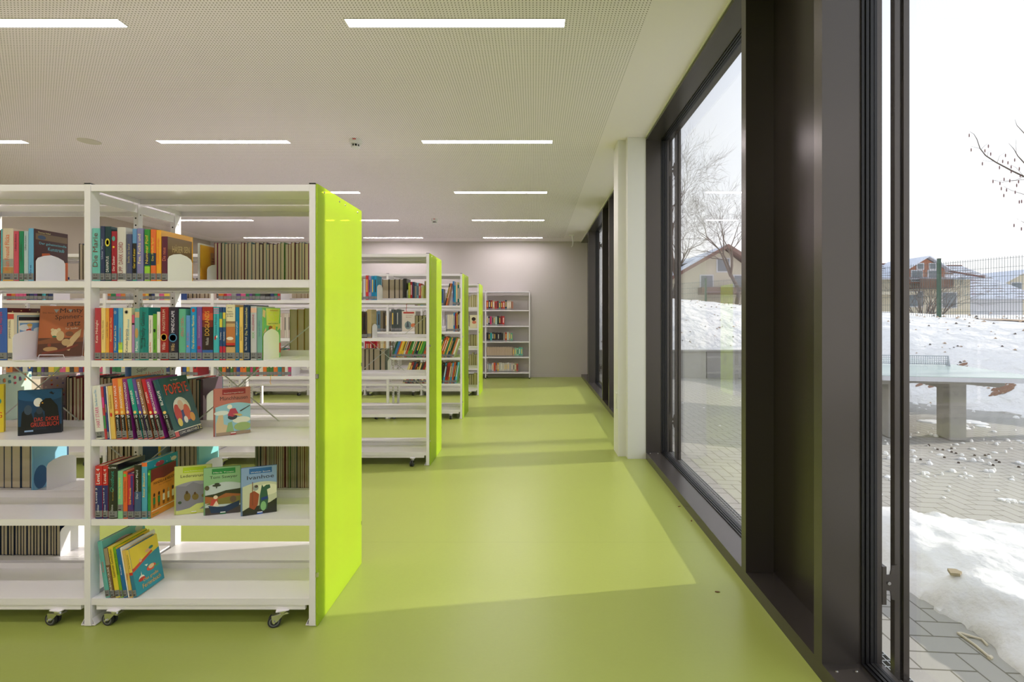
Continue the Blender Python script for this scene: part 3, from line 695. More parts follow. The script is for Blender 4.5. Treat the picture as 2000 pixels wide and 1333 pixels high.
m = MB(); m.box(-.05, .05, -.02, .02, -.022, 0, M_PLASTIC); m.build('mount_plate', d)
m = MB(); m.tube([(.02, 0, -.022), (.02, 0, -.09), (.028, 0, -.12), (.02, 0, -.20), (.0, 0, -.235)], .012, M_PLASTIC, 8, [.02, .014, .012, .009, .007]); m.build('arm', d, smooth=True)

# crumbs of leaf on the lime floor
for (x, y, rz, lab) in ((.955, 3.28, .3, 'small brown leaf scrap on the floor against the window plinth'), (.962, 3.05, 1.1, 'brown crumb of leaf on the floor close to the bronze post'), (.83, 2.26, -.2, 'curled brown leaf scrap lying alone on the shaded lime floor')):
    m = MB(); m.prism([(-.011, -.003), (0, -.005), (.012, 0), (.004, .004), (-.009, .003)], 0, .002, 'z', mat('dry_leaf', (110, 75, 45), .9), Matrix.Rotation(rz, 4, 'Z'))
    tag(m.build('leaf_scrap', loc=(x, y, .0005)), lab, 'leaf')
# ------------------------------------------------------------------ rolling double-sided bookcases
LV = {5: 1.3905, 4: 1.071, 3: .7515, 2: .432, 1: .1125}; TOP = 1.7786
PX = -.891; PITCH = .904          # first post and bay pitch
def hole_row(m, x, y, z0, z1, step, w=.0042, axis='y'):
    z = z0
    while z < z1:
        pts = [(w*math.cos(PI/3*k), w*math.sin(PI/3*k)) for k in range(6)]
        if axis == 'y': vs = [(x+a, y, z+b) for a, b in pts]
        else: vs = [(x, y+a, z+b) for a, b in pts]
        m.add(vs, [tuple(range(6))], M_DARK); z += step
def tray(m, x0, x1, y0, y1, z, up=None, f=.026):
    t = .0018
    m.box(x0, x1, y0, y1, z-t, z, M_WHITE); m.box(x0, x1, y0, y0+t, z-f, z-t, M_WHITE); m.box(x0, x1, y1-t, y1, z-f, z-t, M_WHITE)
    m.box(x0, x0+t, y0+t, y1-t, z-f*.8, z-t, M_WHITE); m.box(x1-t, x1, y0+t, y1-t, z-f*.8, z-t, M_WHITE)
    m.box(x0, x1, y0+t, y0+.012, z-f, z-f+t, M_WHITE); m.box(x0, x1, y1-.012, y1-t, z-f, z-f+t, M_WHITE)
    if up == 'back': m.box(x0, x1, y1-t, y1, z, z+.024, M_WHITE)
    if up == 'front': m.box(x0, x1, y0, y0+t, z, z+.024, M_WHITE)
PROTO = {}
def caster(par, x, y, ang):
    if 'fork' not in PROTO:
        m = MB(); m.box(-.024, .024, -.020, .020, .0635, .0668, M_WHITE); m.lathe([(.016, .053), (.018, .058), (.017, .0635)], (0, 0, 0), M_CHROME, 18)
        m.prism([(-.005, .0535), (.018, .0535), (.024, .050), (.018, .0465), (-.036, .0455), (-.040, .050)], -.0135, .0135, 'y', M_CHROME)
        for s in (-1, 1):
            a, b = (s*.0135, s*.0155); m.prism([(-.040, .050), (.010, .0525), (-.019, .024), (-.033, .018), (-.037, .024)], min(a, b), max(a, b), 'y', M_CHROME)
            m.cyl((-.030, s*.0155, .0245), (-.030, s*.0215, .0245), .0045, M_CHROME, 8)
        PROTO['fork'] = m.build('caster', smooth=True)
        m = MB()
        for s in (-1, 1):
            y0, y1 = sorted((s*.0028, s*.0125)); c = (-.030, 0, .0245)
            m.cyl((c[0], y0, c[2]), (c[0], y1, c[2]), .0243, M_TYRE, 26); yo = s*.0127; m.cyl((c[0], s*.012, c[2]), (c[0], yo, c[2]), .0185, M_GREYPL, 22); m.cyl((c[0], yo, c[2]), (c[0], yo+s*.0004, c[2]), .0145, M_TYRE, 20)
        PROTO['wheel'] = m.build('wheel', smooth=True); f, w = PROTO['fork'], PROTO['wheel']
    else:
        f = PROTO['fork'].copy(); COL.objects.link(f); w = PROTO['wheel'].copy(); COL.objects.link(w)
    f.parent = par; f.location = (x, y, 0); f.rotation_euler = (0, 0, ang); w.parent = f
    return f
def bookcase(y0, nb, label, angs):
    R = empty('bookcase', (PX, y0, 0)); tag(R, label, 'bookcase', 'rolling bookcases with lime end panels')
    for i in range(nb+1):
        cx_ = -PITCH*i
        for (a, b, wd) in ((0, .043, .0122), (.245, .270, .0108), (.475, .515, .0118)):
            m = MB(); m.box(cx_-wd, cx_+wd, a, b, .006, TOP+.001, M_WHITE)
            if a > 0: hole_row(m, cx_-.001, a-.0004, .22, 1.74, .032)
            if a > 0: hole_row(m, cx_+wd+.0004, (a+b)/2, .236, 1.74, .064, .003, 'x')
            m.build('post', R)
            m = MB(); m.box(cx_-wd-.0005, cx_+wd+.0005, a-.0005, b+.0005, TOP+.001, TOP+.0065, M_BLACK); m.build('post_cap', R)
        m = MB(); m.box(cx_-.006, cx_+.006, .043, .245, 1.716, 1.750, M_WHITE); m.box(cx_-.006, cx_+.006, .270, .475, 1.716, 1.750, M_WHITE); m.build('side_strut', R)
        m = MB()
        for s in (-1, 1):
            if i == 0 and s == 1: continue
            xa, xb = sorted((cx_+s*.0135, cx_+s*.0155))
            m.prism([(.004, .087), (.511, .087), (.511, .003), (.004, .003)], xa, xb, 'x', M_WHITE)
            m.prism([(cx_+s*.0125, .003), (cx_+s*.0280, .003), (cx_+s*.0290, .006), (cx_+s*.0165, .030), (cx_+s*.0150, .030), (cx_+s*.0255, .007), (cx_+s*.0125, .006)], .004, .511, 'y', M_WHITE)
        m.box(cx_-.014, cx_+.014, .002, .5, .0025, .006, M_WHITE)
        m.build('foot_plate', R)
    for i in range(nb):
        x1 = -PITCH*i-.0135; x0 = -PITCH*(i+1)+.0135
        for z in LV.values():
            m = MB(); tray(m, x0, x1, .002, .246, z, 'back'); m.build('shelf', R)
            m = MB(); tray(m, x0, x1, .269, .513, z, 'front'); m.build('shelf', R)
        m = MB(); tray(m, x0, x1, .001, .250, TOP); tray(m, x0, x1, .266, .514, TOP); m.build('top_shelf', R)
        m = MB(); m.box(x0+.018, x1-.018, .006, .020, .066, .086, M_WHITE); m.build('base_rail', R)
        m = MB(); m.box(x0+.018, x1-.018, .495, .509, .066, .086, M_WHITE); m.build('base_rail', R)
        m = MB(); zc = .932; xm = (x0+x1)/2; dz = .842*(x1-x0)/2
        m.cyl((x0, .2555, zc+dz), (x1, .2555, zc-dz), .0028, M_STEEL, 8); m.cyl((x0, .2595, zc-dz), (x1, .2595, zc+dz), .0028, M_STEEL, 8)
        for (x, s) in ((x0, -1), (x0, 1), (x1, 1), (x1, -1)): m.cyl((x, .252, zc+s*dz), (x, .263, zc+s*dz), .009, M_CHROME, 10)
        m.build('cross_brace', R)
        for j, (dx, dy) in enumerate(((-.125, .014), (-PITCH+.105, .014), (-.125, .465), (-PITCH+.105, .465))):
            caster(R, -PITCH*i+dx, dy, angs[(i*4+j) % len(angs)])
    # end panel in lime acrylic
    p = MB(); p.box(.0142, .0205, .002, .515, .002, 1.782, M_PANEL); P = p.build('end_panel', R)
    for dy in (.065, .226, .295, .455):
        b = MB(); b.cyl((.0205, dy, 1.762), (.0235, dy, 1.762), .0045, M_CHROME, 10, r2=.003); b.build('bolt', P)
    for z in (1.007, .208):
        for dy in (-.001, .505):
            b = MB(); b.box(.0125, .0225, dy, dy+.009, z-.009, z+.009, M_CHROME); b.build('clip', P)
    return R
BCY = [2.006, 4.184, 6.11, 7.95]
B1 = bookcase(BCY[0], 3, 'long white rolling bookcase in front with the tallest lime acrylic end panel', [.35, -.15, .5, .2, -.15, -.42, 2.0, .4])
B2 = bookcase(BCY[1], 5, 'second white rolling bookcase, its lime end panel standing behind the tallest one', [PI/2-.1, PI/2-.1, 1.2, .5, 1.45, .3, .4, 2])
B3 = bookcase(BCY[2], 5, 'third white rolling bookcase, crammed with leaning colourful books', [PI/2, .6, 1.2, .5, 1.45])
B4 = bookcase(BCY[3], 6, 'fourth white rolling bookcase, closest to the shelf on the end wall', [.6, .6, 1.2, .5, 1.45])
# fixed single-sided shelf at the end wall
WS = empty('wall_shelf', (-.093, 10.12, 0)); tag(WS, 'slim white open shelf unit standing against the end wall', 'shelf')
for i in range(5):
    for dy in (0, .235):
        m = MB(); m.box(-.89*i-.011, -.89*i+.011, dy, dy+.025, .02, 1.775, M_WHITE); m.build('post', WS)
        m = MB(); m.box(-.89*i-.012, -.89*i+.012, dy-.001, dy+.026, 1.775, 1.782, M_BLACK); m.lathe([(.014, 0), (.014, .02)], (-.89*i, dy+.0125, 0), M_BLACK, 12); m.build('post_cap', WS)
WLV = {5: 1.395, 4: 1.073, 3: .756, 2: .442, 1: .127}
for i in range(4):
    for z in list(WLV.values())+[1.772]:
        m = MB(); tray(m, -.89*(i+1)+.012, -.89*i-.012, .001, .259, z, None, .022); m.build('shelf', WS)

# ------------------------------------------------------------------ books
NAMED = [('black', (25, 25, 28)), ('charcoal', (60, 60, 65)), ('grey', (130, 130, 130)), ('pale grey', (190, 190, 188)), ('white', (232, 230, 225)), ('cream', (235, 228, 195)), ('beige', (205, 185, 150)), ('tan', (180, 150, 110)),
  ('brown', (110, 75, 50)), ('dark brown', (65, 42, 32)), ('maroon', (95, 30, 45)), ('crimson', (165, 30, 45)), ('red', (205, 50, 45)), ('pink', (225, 120, 150)), ('orange', (230, 115, 45)), ('amber', (235, 165, 50)), ('yellow', (235, 210, 70)),
  ('lime', (160, 200, 50)), ('green', (50, 140, 60)), ('dark green', (20, 75, 60)), ('mint', (120, 195, 160)), ('teal', (20, 130, 130)), ('turquoise', (70, 190, 195)), ('sky blue', (110, 170, 220)), ('blue', (35, 110, 190)), ('navy', (30, 45, 85)),
  ('lavender', (145, 135, 185)), ('purple', (110, 60, 140)), ('slate blue', (75, 80, 120))]
def cname(c): return min(NAMED, key=lambda q: sum((a-b)**2 for a, b in zip(q[1], c)))[0]
ORD = 'zeroth first second third fourth fifth sixth seventh eighth ninth tenth eleventh twelfth thirteenth fourteenth fifteenth sixteenth seventeenth eighteenth nineteenth twentieth'.split()
def ordn(k):
    if k <= 20: return ORD[k]
    return ['twenty', 'thirty', 'forty'][k//10-2]+('-'+ORD[k % 10] if k % 10 else 'th') if k % 10 else ['twentieth', 'thirtieth', 'fortieth'][k//10-2]
def arc(t, bl, off=0, k=6):
    return [(t*i/k, -bl*math.sin(PI*i/k)**.6*(1)-off) if 0 < i < k else (t*i/k, .0-off*.5) for i in range(k+1)]
def book(t, w, h, c, title=None, tcol=(240, 240, 235), tz=(.25, .92), tw=.5, bands=(), label=True, lz=.02, art=None, hard=True, board=None, artscale=1, side_col=None, extra=()):
    """one book standing on its tail: x = thickness, y = depth (spine at y = 0, towards -y), z = height"""
    M = cloth(tuple(c)); b = (board or .0022) if hard else .0006; bl = min(.0035, t*.12) if hard else .0006
    b = min(b, t*.22)
    a = arc(t, bl); m = MB()
    outer = [(0, w), (0, .003)]+[(x, y+.003) for x, y in a[1:-1]]+[(t, .003), (t, w)]
    inner = [(t-b, w), (t-b, .0045), (b, .0045), (b, w)]
    m.prism(outer+inner, 0, h, 'z', M)
    sy = .003
    def strip(z0, z1, mt, off, k0=0, k1=None):
        pts = [(x, y+sy-off) for x, y in arc(t, bl)]
        pts[0] = (pts[0][0]+.0002, pts[0][1]); pts[-1] = (pts[-1][0]-.0002, pts[-1][1])
        n_ = len(pts); vs = [(x, y, z0) for x, y in pts]+[(x, y, z1) for x, y in pts]
        return vs, [(i, i+1, i+1+n_, i+n_) for i in range(n_-1)], mt
    for i, (z0, z1, bc) in enumerate(bands): m.add(*strip(z0*h, z1*h, ink(tuple(bc)), .0002+.00005*i))
    yt = sy-bl-.0006
    if title:
        L = (tz[1]-tz[0])*h; hh = t*tw
        asp = text_mesh(title)[2]; hh = min(hh, L/asp*1.5); L = min(L, hh*asp*1.25)
        zc = (tz[0]+tz[1])/2*h
        put_text(m, title, (t/2+hh/2, yt, zc-L/2), (0, 0, L), (-hh, 0, 0), ink(tuple(tcol)))
    for (txt, col_, z0, z1, x0, x1, mode) in extra:      # further words: mode v = along the spine, h = across
        if mode == 'v': put_text(m, txt, (t*x1, yt, z0*h), (0, 0, (z1-z0)*h), (-t*(x1-x0), 0, 0), ink(tuple(col_)))
        elif mode == 'h': put_text(m, txt, (t*x0, yt, z0*h), (t*(x1-x0), 0, 0), (0, 0, (z1-z0)*h), ink(tuple(col_)))
        elif mode == 'e':
            n_ = 14; vs = [(t*(x0+x1)/2+t*(x1-x0)/2*math.cos(2*PI*i/n_), yt+.0001, (z0+z1)/2*h+(z1-z0)/2*h*math.sin(2*PI*i/n_)) for i in range(n_)]; m.add(vs, [tuple(range(n_))], ink(tuple(col_)))
        elif mode == 'r': m.add([(t*x0, yt+.00015, z0*h), (t*x1, yt+.00015, z0*h), (t*x1, yt+.00015, z1*h), (t*x0, yt+.00015, z1*h)], [(0, 1, 2, 3)], ink(tuple(col_)))
    if art:                                              # printed picture on the board that faces +x
        lay = 0
        for q in art:
            lay += 1; X = t+.00012*lay
            def Pt(u, v): return (X, .004+min(1, max(0, u))*(w-.004), min(1, max(0, v))*h)
            k = q[0]
            if k == 'r': u0, v0, u1, v1, col_ = q[1:]; m.add([Pt(u0, v0), Pt(u1, v0), Pt(u1, v1), Pt(u0, v1)], [(0, 1, 2, 3)], ink(col_))
            elif k == 'e':
                cu_, cv_, ru, rv, col_ = q[1:]; m.add([Pt(cu_+ru*math.cos(2*PI*i/20), cv_+rv*math.sin(2*PI*i/20)) for i in range(20)], [tuple(range(20))], ink(col_))
            elif k == 'p': m.add([Pt(u, v) for u, v in q[1]], [tuple(range(len(q[1])))], ink(q[2]))
            elif k == 't':
                txt, u0, v0, u1, v1, col_ = q[1:7]; rise = q[7] if len(q) > 7 else 0
                O = Vector(Pt(u0, v0)); Ue = Vector(Pt(u1, v0+rise))-O; Ve = Vector(Pt(u0, v1))-O; put_text(m, txt, O, Ue, Ve, ink(col_))
    o = m.build('book')
    p = MB(); p.box(b, t-b, .0045, w-.003, .0025 if hard else .0004, h-(.003 if hard else .0004), M_PAGE); p.build('pages', o)
    if label:
        l = MB(); l.add(*strip(lz*h, lz*h+.026, M_LABEL, .0005))
        if t > .009:
            put_text(l, label if isinstance(label, str) else '5.1', (t*.28, yt-.0003, lz*h+.015), (t*.44, 0, 0), (0, 0, .0065), M_LTEXT)
            l.box(t*.25, t*.78, yt-.0004, yt-.0003, lz*h+.005, lz*h+.0085, M_LTEXT)
        l.build('spine_label', o)
    return o
EPS = .0012
SP = F/2.0095          # px per metre at the spine plane of the front bookcase
YS = F/SP
def px2x(p, s=SP): return (p-CX)/s
def finish(o, label, group): return tag(o, label, 'book', group)

ROWN = {5: 'top front row', 4: 'second front row', 3: 'middle front row', 2: 'fourth front row', 1: 'bottom front row'}
def front_row(lv, specs, rown, labels_from='green'):
    """specs: (px0, px1, ytop, colour, look words, kwargs)"""
    z = LV[lv]; N = len(specs)
    for i, s in enumerate(specs):
        x0, x1, yt, c, look, kw = s; kw = dict(kw)
        tilt = kw.pop('tilt', 0); X0 = px2x(x0); t = (x1-x0)/SP-.0006; h = EYE+(CY-yt)/SP-z
        if tilt: a = math.radians(tilt); t = t*math.cos(a); h = h/math.cos(a)
        w = kw.pop('w', .146); dy = kw.pop('dy', 0)
        o = book(t, w, h, c, **kw); o.location = (X0, YS+dy, z+EPS)
        if tilt: o.rotation_euler = (0, -math.radians(tilt), 0)
        finish(o, '%s, %s' % (look, rown), 'books on the shelves of the front bookcase')
K = dict
# --- top shelf, bay beside the lime panel
r = 'top front row, panel bay'
front_row(5, [
 (178.6, 194.4, 446.5, (112, 190, 182), 'pale teal book with curly brown title against the post', K(title='Die Marie', tcol=(110, 60, 50), tw=.6, label='5.1')),
 (194.8, 203.6, 442.5, (48, 58, 92), 'thin navy book with small crescent, beside pale teal one', K(title='Unter Wasser', tcol=(170, 180, 205), tw=.45, extra=[('', 0, 0, 0, 0, 0, 'x')][:0])),
 (204, 216, 443, (26, 62, 66), 'dark book with yellow eye emblem and white spine lettering', K(title='DRAMATUS', tcol=(225, 225, 225), tz=(.16, .45), tw=.45, extra=[((''), (0, 0, 0), 0, 0, 0, 0, 'x')][:0]+[('', (215, 205, 60), .63, .78, .12, .9, 'e'), ('', (20, 25, 25), .66, .75, .3, .75, 'e')])),
 (216.6, 227.3, 452.4, (158, 36, 50), 'crimson book with teal flower and gold dot on spine', K(title='Der Zauber', tcol=(240, 215, 215), tz=(.2, .5), tw=.4, extra=[('', (80, 160, 150), .8, .9, .2, .8, 'e'), ('', (230, 190, 60), .66, .70, .3, .7, 'e')])),
 (228, 244.6, 444.6, (212, 208, 200), 'wide white book titled DARK LORD in dark red', K(title='UPP. DARK LORD', tcol=(140, 30, 40), tz=(.14, .72), tw=.62)),
 (246, 257, 458.2, (74, 80, 112), 'short slate blue book just past the DARK LORD spine', K(title='Stelle im Sand', tcol=(180, 170, 110), tw=.35)),
 (257.6, 266, 447.5, (100, 150, 200), 'thin blue and black book with yellow lettering', K(bands=[(.14, .72, (28, 28, 30)), (.0, .06, (20, 150, 130))], title='Gar und Kater', tcol=(230, 200, 50), tz=(.24, .62), tw=.55)),
 (266.4, 279.2, 446.8, (134, 130, 178), 'lavender book with yellow script title', K(title='Fee, Fuchs und', tcol=(240, 225, 160), tz=(.32, .9), tw=.5)),
 (281, 292.2, 448.6, (52, 142, 56), 'green book with navy middle and lime foot', K(bands=[(.0, .28, (150, 200, 60)), (.30, .54, (25, 50, 80))], title='Nummer Fünf', tcol=(240, 205, 50), tz=(.30, .92), tw=.5)),
 (293.2, 303.8, 449, (228, 112, 54), 'orange book with navy middle band', K(bands=[(.30, .54, (25, 50, 80))], title='Das Fünfte Spiel', tcol=(245, 210, 60), tz=(.30, .92), tw=.5)),
 (304.4, 314, 450, (238, 170, 46), 'amber book with orange lettering beside the navy banded orange one', K(title='Hexenhund mutige', tcol=(215, 90, 40), tw=.5, w=.19, dy=0)),
 (314.6, 326.4, 462.6, (92, 36, 58), 'maroon book whose brown cover rests on a white bookend', K(title='Die neue', tcol=(200, 110, 90), tz=(.45, .75), tw=.6, art=[('r', 0, 0, 1, 1, (112, 86, 62)), ('r', 0, .72, 1, 1, (128, 104, 80)), ('t', 'HÄSER SEN', .18, .66, .9, .84, (196, 172, 130), .05), ('e', .4, .6, .2, .06, (90, 66, 46))])),
], r)
# --- top shelf, next bay
r = 'top front row, next bay'
front_row(5, [
 (-14, -1, 450, (180, 60, 60), 'red book almost hidden at the picture edge', K(title='Sommer', tw=.5)),
 (0, 3.4, 448, (90, 170, 180), 'sliver of a teal book', K()),
 (3.8, 25, 446.8, (206, 194, 172), 'wide beige book with orange title and brown landscape foot', K(bands=[(.0, .04, (220, 160, 60)), (.12, .26, (170, 130, 80)), (.27, .42, (150, 150, 140))], title='Mein Freund Flicka', tcol=(215, 100, 55), tz=(.2, .88), tw=.42)),
 (25.4, 35.4, 452, (202, 78, 98), 'pink book with small black title', K(title='Lillian Atkins', tcol=(40, 20, 25), tz=(.6, .94), tw=.4)),
 (36, 45, 452, (28, 128, 88), 'green book beside the pink one', K(title='Lillian Atkins', tcol=(15, 40, 30), tz=(.2, .94), tw=.4)),
 (45.4, 53.8, 452, (176, 196, 202), 'pale grey blue book beside the green one', K(title='Lillian Lesen', tcol=(40, 40, 50), tz=(.58, .94), tw=.4)),
 (54.2, 64.4, 446.8, (104, 172, 212), 'light blue book beside the red brown picture cover', K(title='Wie es', tcol=(40, 60, 120), tz=(.1, .3), tw=.4)),
 (64.8, 66.5, 447, (70, 40, 38), 'dark brown book showing its blue lettered picture cover', K(label=False, art=[('r', 0, 0, 1, 1, (74, 42, 40)), ('r', .02, .8, .98, .92, (120, 98, 74)), ('e', .2, .85, .12, .04, (60, 80, 110)), ('p', [(.2, 0), (1, 0), (1, .42), (.86, .4), (.8, .46), (.7, .44), (.6, .52), (.5, .5), (.42, .56), (.2, .54)], (196, 92, 38)), ('p', [(.35, 0), (.9, 0), (.8, .3), (.5, .36)], (110, 40, 30)), ('t', 'Der geheimnisvolle', .12, .70, .95, .76, (110, 190, 205)), ('t', 'Kunstraub', .38, .61, .88, .68, (110, 190, 205)), ('t', 'Thomas Feibel', .08, .93, .45, .955, (230, 220, 150))])),
], r)
# --- second shelf
r = 'second front row, panel bay'
front_row(4, [
 (184, 195.8, 602.4, (182, 58, 70), 'rose red book with cream script', K(title='Kate Midnight', tcol=(240, 215, 205), tz=(.15, .95), tw=.5)),
 (196.4, 205, 602.6, (238, 208, 130), 'pale yellow book beside the rose red one', K(bands=[(.08, .16, (230, 200, 40))], title='Herz des Windes', tcol=(120, 90, 60), tw=.35)),
 (205.4, 212, 602.6, (232, 166, 66), 'slim amber book', K(title='Land der Wale', tcol=(80, 60, 50), tw=.45)),
 (212.4, 220, 602.6, (204, 66, 52), 'slim orange red book beside the slim amber one', K(title='Abenteuer am Fluss', tcol=(245, 205, 120), tw=.45)),
 (220.4, 229.4, 602.6, (26, 112, 180), 'blue book with pale circle at its head', K(title='Mitten auf dem See', tcol=(235, 225, 150), tz=(.15, .7), tw=.4, extra=[('', (120, 150, 180), .88, .95, .2, .8, 'e')])),
 (229.8, 238.6, 602.6, (96, 176, 212), 'light blue book with yellow green foot', K(bands=[(.12, .2, (240, 230, 60)), (.2, .34, (170, 205, 80))], title='Glueckliche', tcol=(180, 50, 70), tz=(.3, .62), tw=.45)),
 (239.4, 256, 602.4, (240, 230, 188), 'wide cream book with pale blue lettering', K(title='Kinderkrimis', tcol=(40, 60, 100), tz=(.15, .6), tw=.3, extra=[('am Rande Himmel', (90, 165, 195), .38, .78, .58, .82, 'v'), ('', (160, 160, 150), .88, .96, .25, .7, 'e'), ('', (240, 230, 188), .895, .945, .33, .62, 'e')])),
 (256.4, 261.8, 616, (170, 132, 182), 'short lilac book with pink head', K(bands=[(.82, 1, (205, 90, 120)), (.78, .82, (30, 25, 30))])),
 (262.2, 271.4, 603.2, (112, 172, 168), 'grey teal book with small brown creature picture', K(bands=[(.82, .93, (205, 170, 130))], title='Mama', tcol=(240, 240, 240), tz=(.18, .36), tw=.5, extra=[('', (190, 150, 90), .42, .62, .15, .85, 'e')])),
 (271.8, 289, 601, (22, 132, 126), 'wide dark teal book with flowing black script', K(title='Holly Galaxy', tcol=(15, 50, 50), tz=(.4, .92), tw=.55, extra=[('MELANIE', (20, 30, 35), .22, .42, .22, .40, 'v'), ('WELSH', (20, 30, 35), .25, .42, .55, .74, 'v')], w=.17)),
 (289.4, 297.4, 616.8, (232, 228, 216), 'short white book with red text low on its spine', K(title='Sternenschein', tcol=(60, 60, 60), tz=(.55, .95), tw=.35, extra=[('Paula Fox', (200, 60, 60), .18, .4, .3, .7, 'v')], bands=[(.13, .155, (30, 90, 170))])),
 (297.8, 305.2, 614.2, (104, 168, 54), 'short green book with dark knot emblem', K(title='Feder Tinte', tcol=(30, 60, 30), tz=(.2, .5), tw=.35, extra=[('', (25, 50, 30), .6, .68, .2, .8, 'e')])),
 (305.6, 312, 610, (236, 232, 224), 'slim white book beside the green one', K(title='Das grosse Geheimnis', tcol=(170, 60, 60), tw=.35)),
 (312.4, 328.4, 600.6, (158, 32, 34), 'wide dark red book with round gold emblem', K(title='MAGISTERIUM', tcol=(225, 190, 170), tz=(.55, .95), tw=.32, extra=[('', (210, 160, 70), .36, .50, .08, .92, 'e'), ('', (40, 25, 20), .375, .485, .2, .8, 'e'), ('', (200, 150, 60), .40, .46, .35, .65, 'e'), ('Wilks', (235, 200, 190), .19, .33, .3, .7, 'v')])),
 (328.8, 347.2, 600.6, (36, 32, 52), 'wide black violet book with glowing blue ring', K(title='MINDSCAPE', tcol=(220, 215, 235), tz=(.52, .93), tw=.34, extra=[('', (70, 130, 170), .34, .50, .05, .95, 'e'), ('', (20, 22, 40), .36, .48, .16, .84, 'e'), ('Wilks', (200, 170, 120), .17, .31, .3, .7, 'v')])),
 (348.4, 361.8, 604.2, (98, 178, 146), 'mint green book with pale red script', K(bands=[(.0, .07, (30, 95, 175))], title='Alles auf Anfang', tcol=(205, 90, 110), tz=(.4, .88), tw=.3, extra=[('Tildas Leben', (215, 90, 110), .45, .85, .6, .8, 'v')])),
 (362.2, 370.8, 616.8, (92, 152, 212), 'short sky blue book with orange star', K(title='Ich bin', tcol=(190, 80, 120), tz=(.35, .7), tw=.4, extra=[('', (240, 130, 70), .29, .33, .3, .7, 'e')])),
 (371.4, 383.2, 600.4, (20, 142, 202), 'bright blue book with yellow script', K(title='Das allerschoenste Maerchen', tcol=(235, 220, 90), tz=(.22, .84), tw=.4, extra=[('', (180, 70, 50), .9, .97, .3, .8, 'e')])),
 (383.7, 393.6, 600.4, (124, 82, 156), 'purple book with dark star near the foot', K(title='Sternenmaedchen', tcol=(190, 150, 200), tz=(.35, .9), tw=.35, extra=[('', (160, 30, 60), .20, .27, .2, .8, 'e')])),
 (394.2, 415.4, 600.2, (46, 30, 30), 'widest book with sunset sky titled DOGLANDS in gold', K(bands=[(.0, .19, (45, 95, 165)), (.62, .75, (120, 42, 32)), (.75, .88, (205, 82, 48)), (.88, 1.0, (165, 45, 40))], title='DOGLANDS', tcol=(226, 176, 70), tz=(.46, .92), tw=.42, extra=[('Willocks', (200, 195, 190), .28, .42, .38, .66, 'v')])),
 (416, 427.2, 600.8, (66, 180, 190), 'turquoise book with pink stripes at its head', K(bands=[(.04, .14, (220, 60, 50)), (.88, .895, (230, 110, 150)), (.92, .935, (230, 110, 150)), (.96, .975, (230, 110, 150))], title='Kleines Mirakel', tcol=(40, 100, 110), tz=(.45, .86), tw=.4, extra=[('', (190, 30, 40), .38, .46, .25, .55, 'e'), ('', (240, 235, 230), .42, .47, .55, .8, 'e')])),
 (427.8, 433.8, 601, (38, 72, 122), 'slim navy and yellow book, first of the twin pair', K(bands=[(.0, .26, (190, 40, 60)), (.62, .78, (215, 200, 70)), (.78, .9, (60, 130, 120))], title='Tauchgang', tcol=(230, 230, 230), tz=(.3, .6), tw=.45)),
 (434.3, 440, 601, (42, 82, 132), 'slim navy and green book, second of the twin pair', K(bands=[(.0, .26, (190, 40, 60)), (.62, .78, (110, 165, 110)), (.78, .9, (220, 200, 80))], title='Nachtlicht', tcol=(230, 230, 230), tz=(.3, .6), tw=.45)),
 (440.6, 458.6, 596, (206, 168, 112), 'wide sand coloured book with desert picture and cream head', K(bands=[(.70, 1.0, (226, 216, 176)), (.66, .70, (140, 110, 80)), (.30, .60, (190, 120, 66)), (.265, .31, (196, 52, 40)), (.24, .265, (40, 30, 30))], extra=[('Janny', (80, 60, 50), .93, .96, .25, .75, 'h'), ('Galen,', (60, 50, 50), .86, .89, .2, .8, 'h'), ('wo kommst', (60, 50, 50), .82, .85, .12, .88, 'h'), ('du denn', (60, 50, 50), .78, .81, .18, .82, 'h'), ('', (232, 222, 205), .36, .42, .12, .88, 'e')])),
 (459, 466.2, 601, (6, 122, 168), 'slim peacock blue book with white lettering', K(title='Himmel geheim', tcol=(235, 240, 240), tz=(.4, .8), tw=.45)),
 (466.8, 474, 601, (238, 200, 106), 'slim pale amber book next to the peacock blue one', K(title='Eisenherz Prinz', tcol=(130, 90, 60), tz=(.2, .8), tw=.35)),
 (475, 487.2, 596.4, (22, 52, 86), 'tall navy book with cream lettering', K(title='Das Taubenmaedchen', tcol=(235, 225, 150), tz=(.45, .95), tw=.36, extra=[('Klaus Peter Wolf', (225, 225, 225), .18, .42, .32, .62, 'v')])),
 (488.8, 500.6, 599, (196, 196, 200), 'glossy silver book with red and green lettering', K(bands=[(.88, .97, (226, 186, 160))], title='KILLERBIENE', tcol=(170, 50, 70), tz=(.55, .85), tw=.34, extra=[('XIX', (90, 170, 60), .4, .52, .3, .7, 'v')])),
 (501.4, 511.8, 601.8, (116, 168, 156), 'grey green book with yellow green cover by the bookend', K(title='Sissi aus Wien', tcol=(60, 110, 130), tz=(.3, .9), tw=.3, art=[('r', 0, 0, 1, 1, (108, 186, 122)), ('r', 0, 0, .04, 1, (150, 205, 60)), ('p', [(.22, .66), (.9, .62), (.97, .99), (.18, .99)], (218, 214, 118)), ('p', [(0, .84), (.14, .80), (.16, .94), (.02, .97)], (232, 196, 150)), ('p', [(.02, .5), (.2, .55), (.18, .62)], (232, 196, 150)), ('p', [(.8, .54), (.98, .6), (.97, .7), (.86, .66)], (230, 205, 140)), ('t', 'SiSi', .3, .74, .82, .92, (222, 226, 60)), ('t', 'Das Mondmädchen', .4, .94, .86, .965, (200, 90, 60)), ('t', 'und andere', .3, .68, .85, .71, (60, 80, 60)), ('e', .42, .6, .10, .05, (150, 70, 40)), ('e', .62, .61, .10, .06, (226, 186, 80)), ('e', .52, .55, .2, .05, (226, 170, 130)), ('r', .9, .1, 1, .3, (200, 60, 40))])),
], r)
r = 'second front row, next bay'
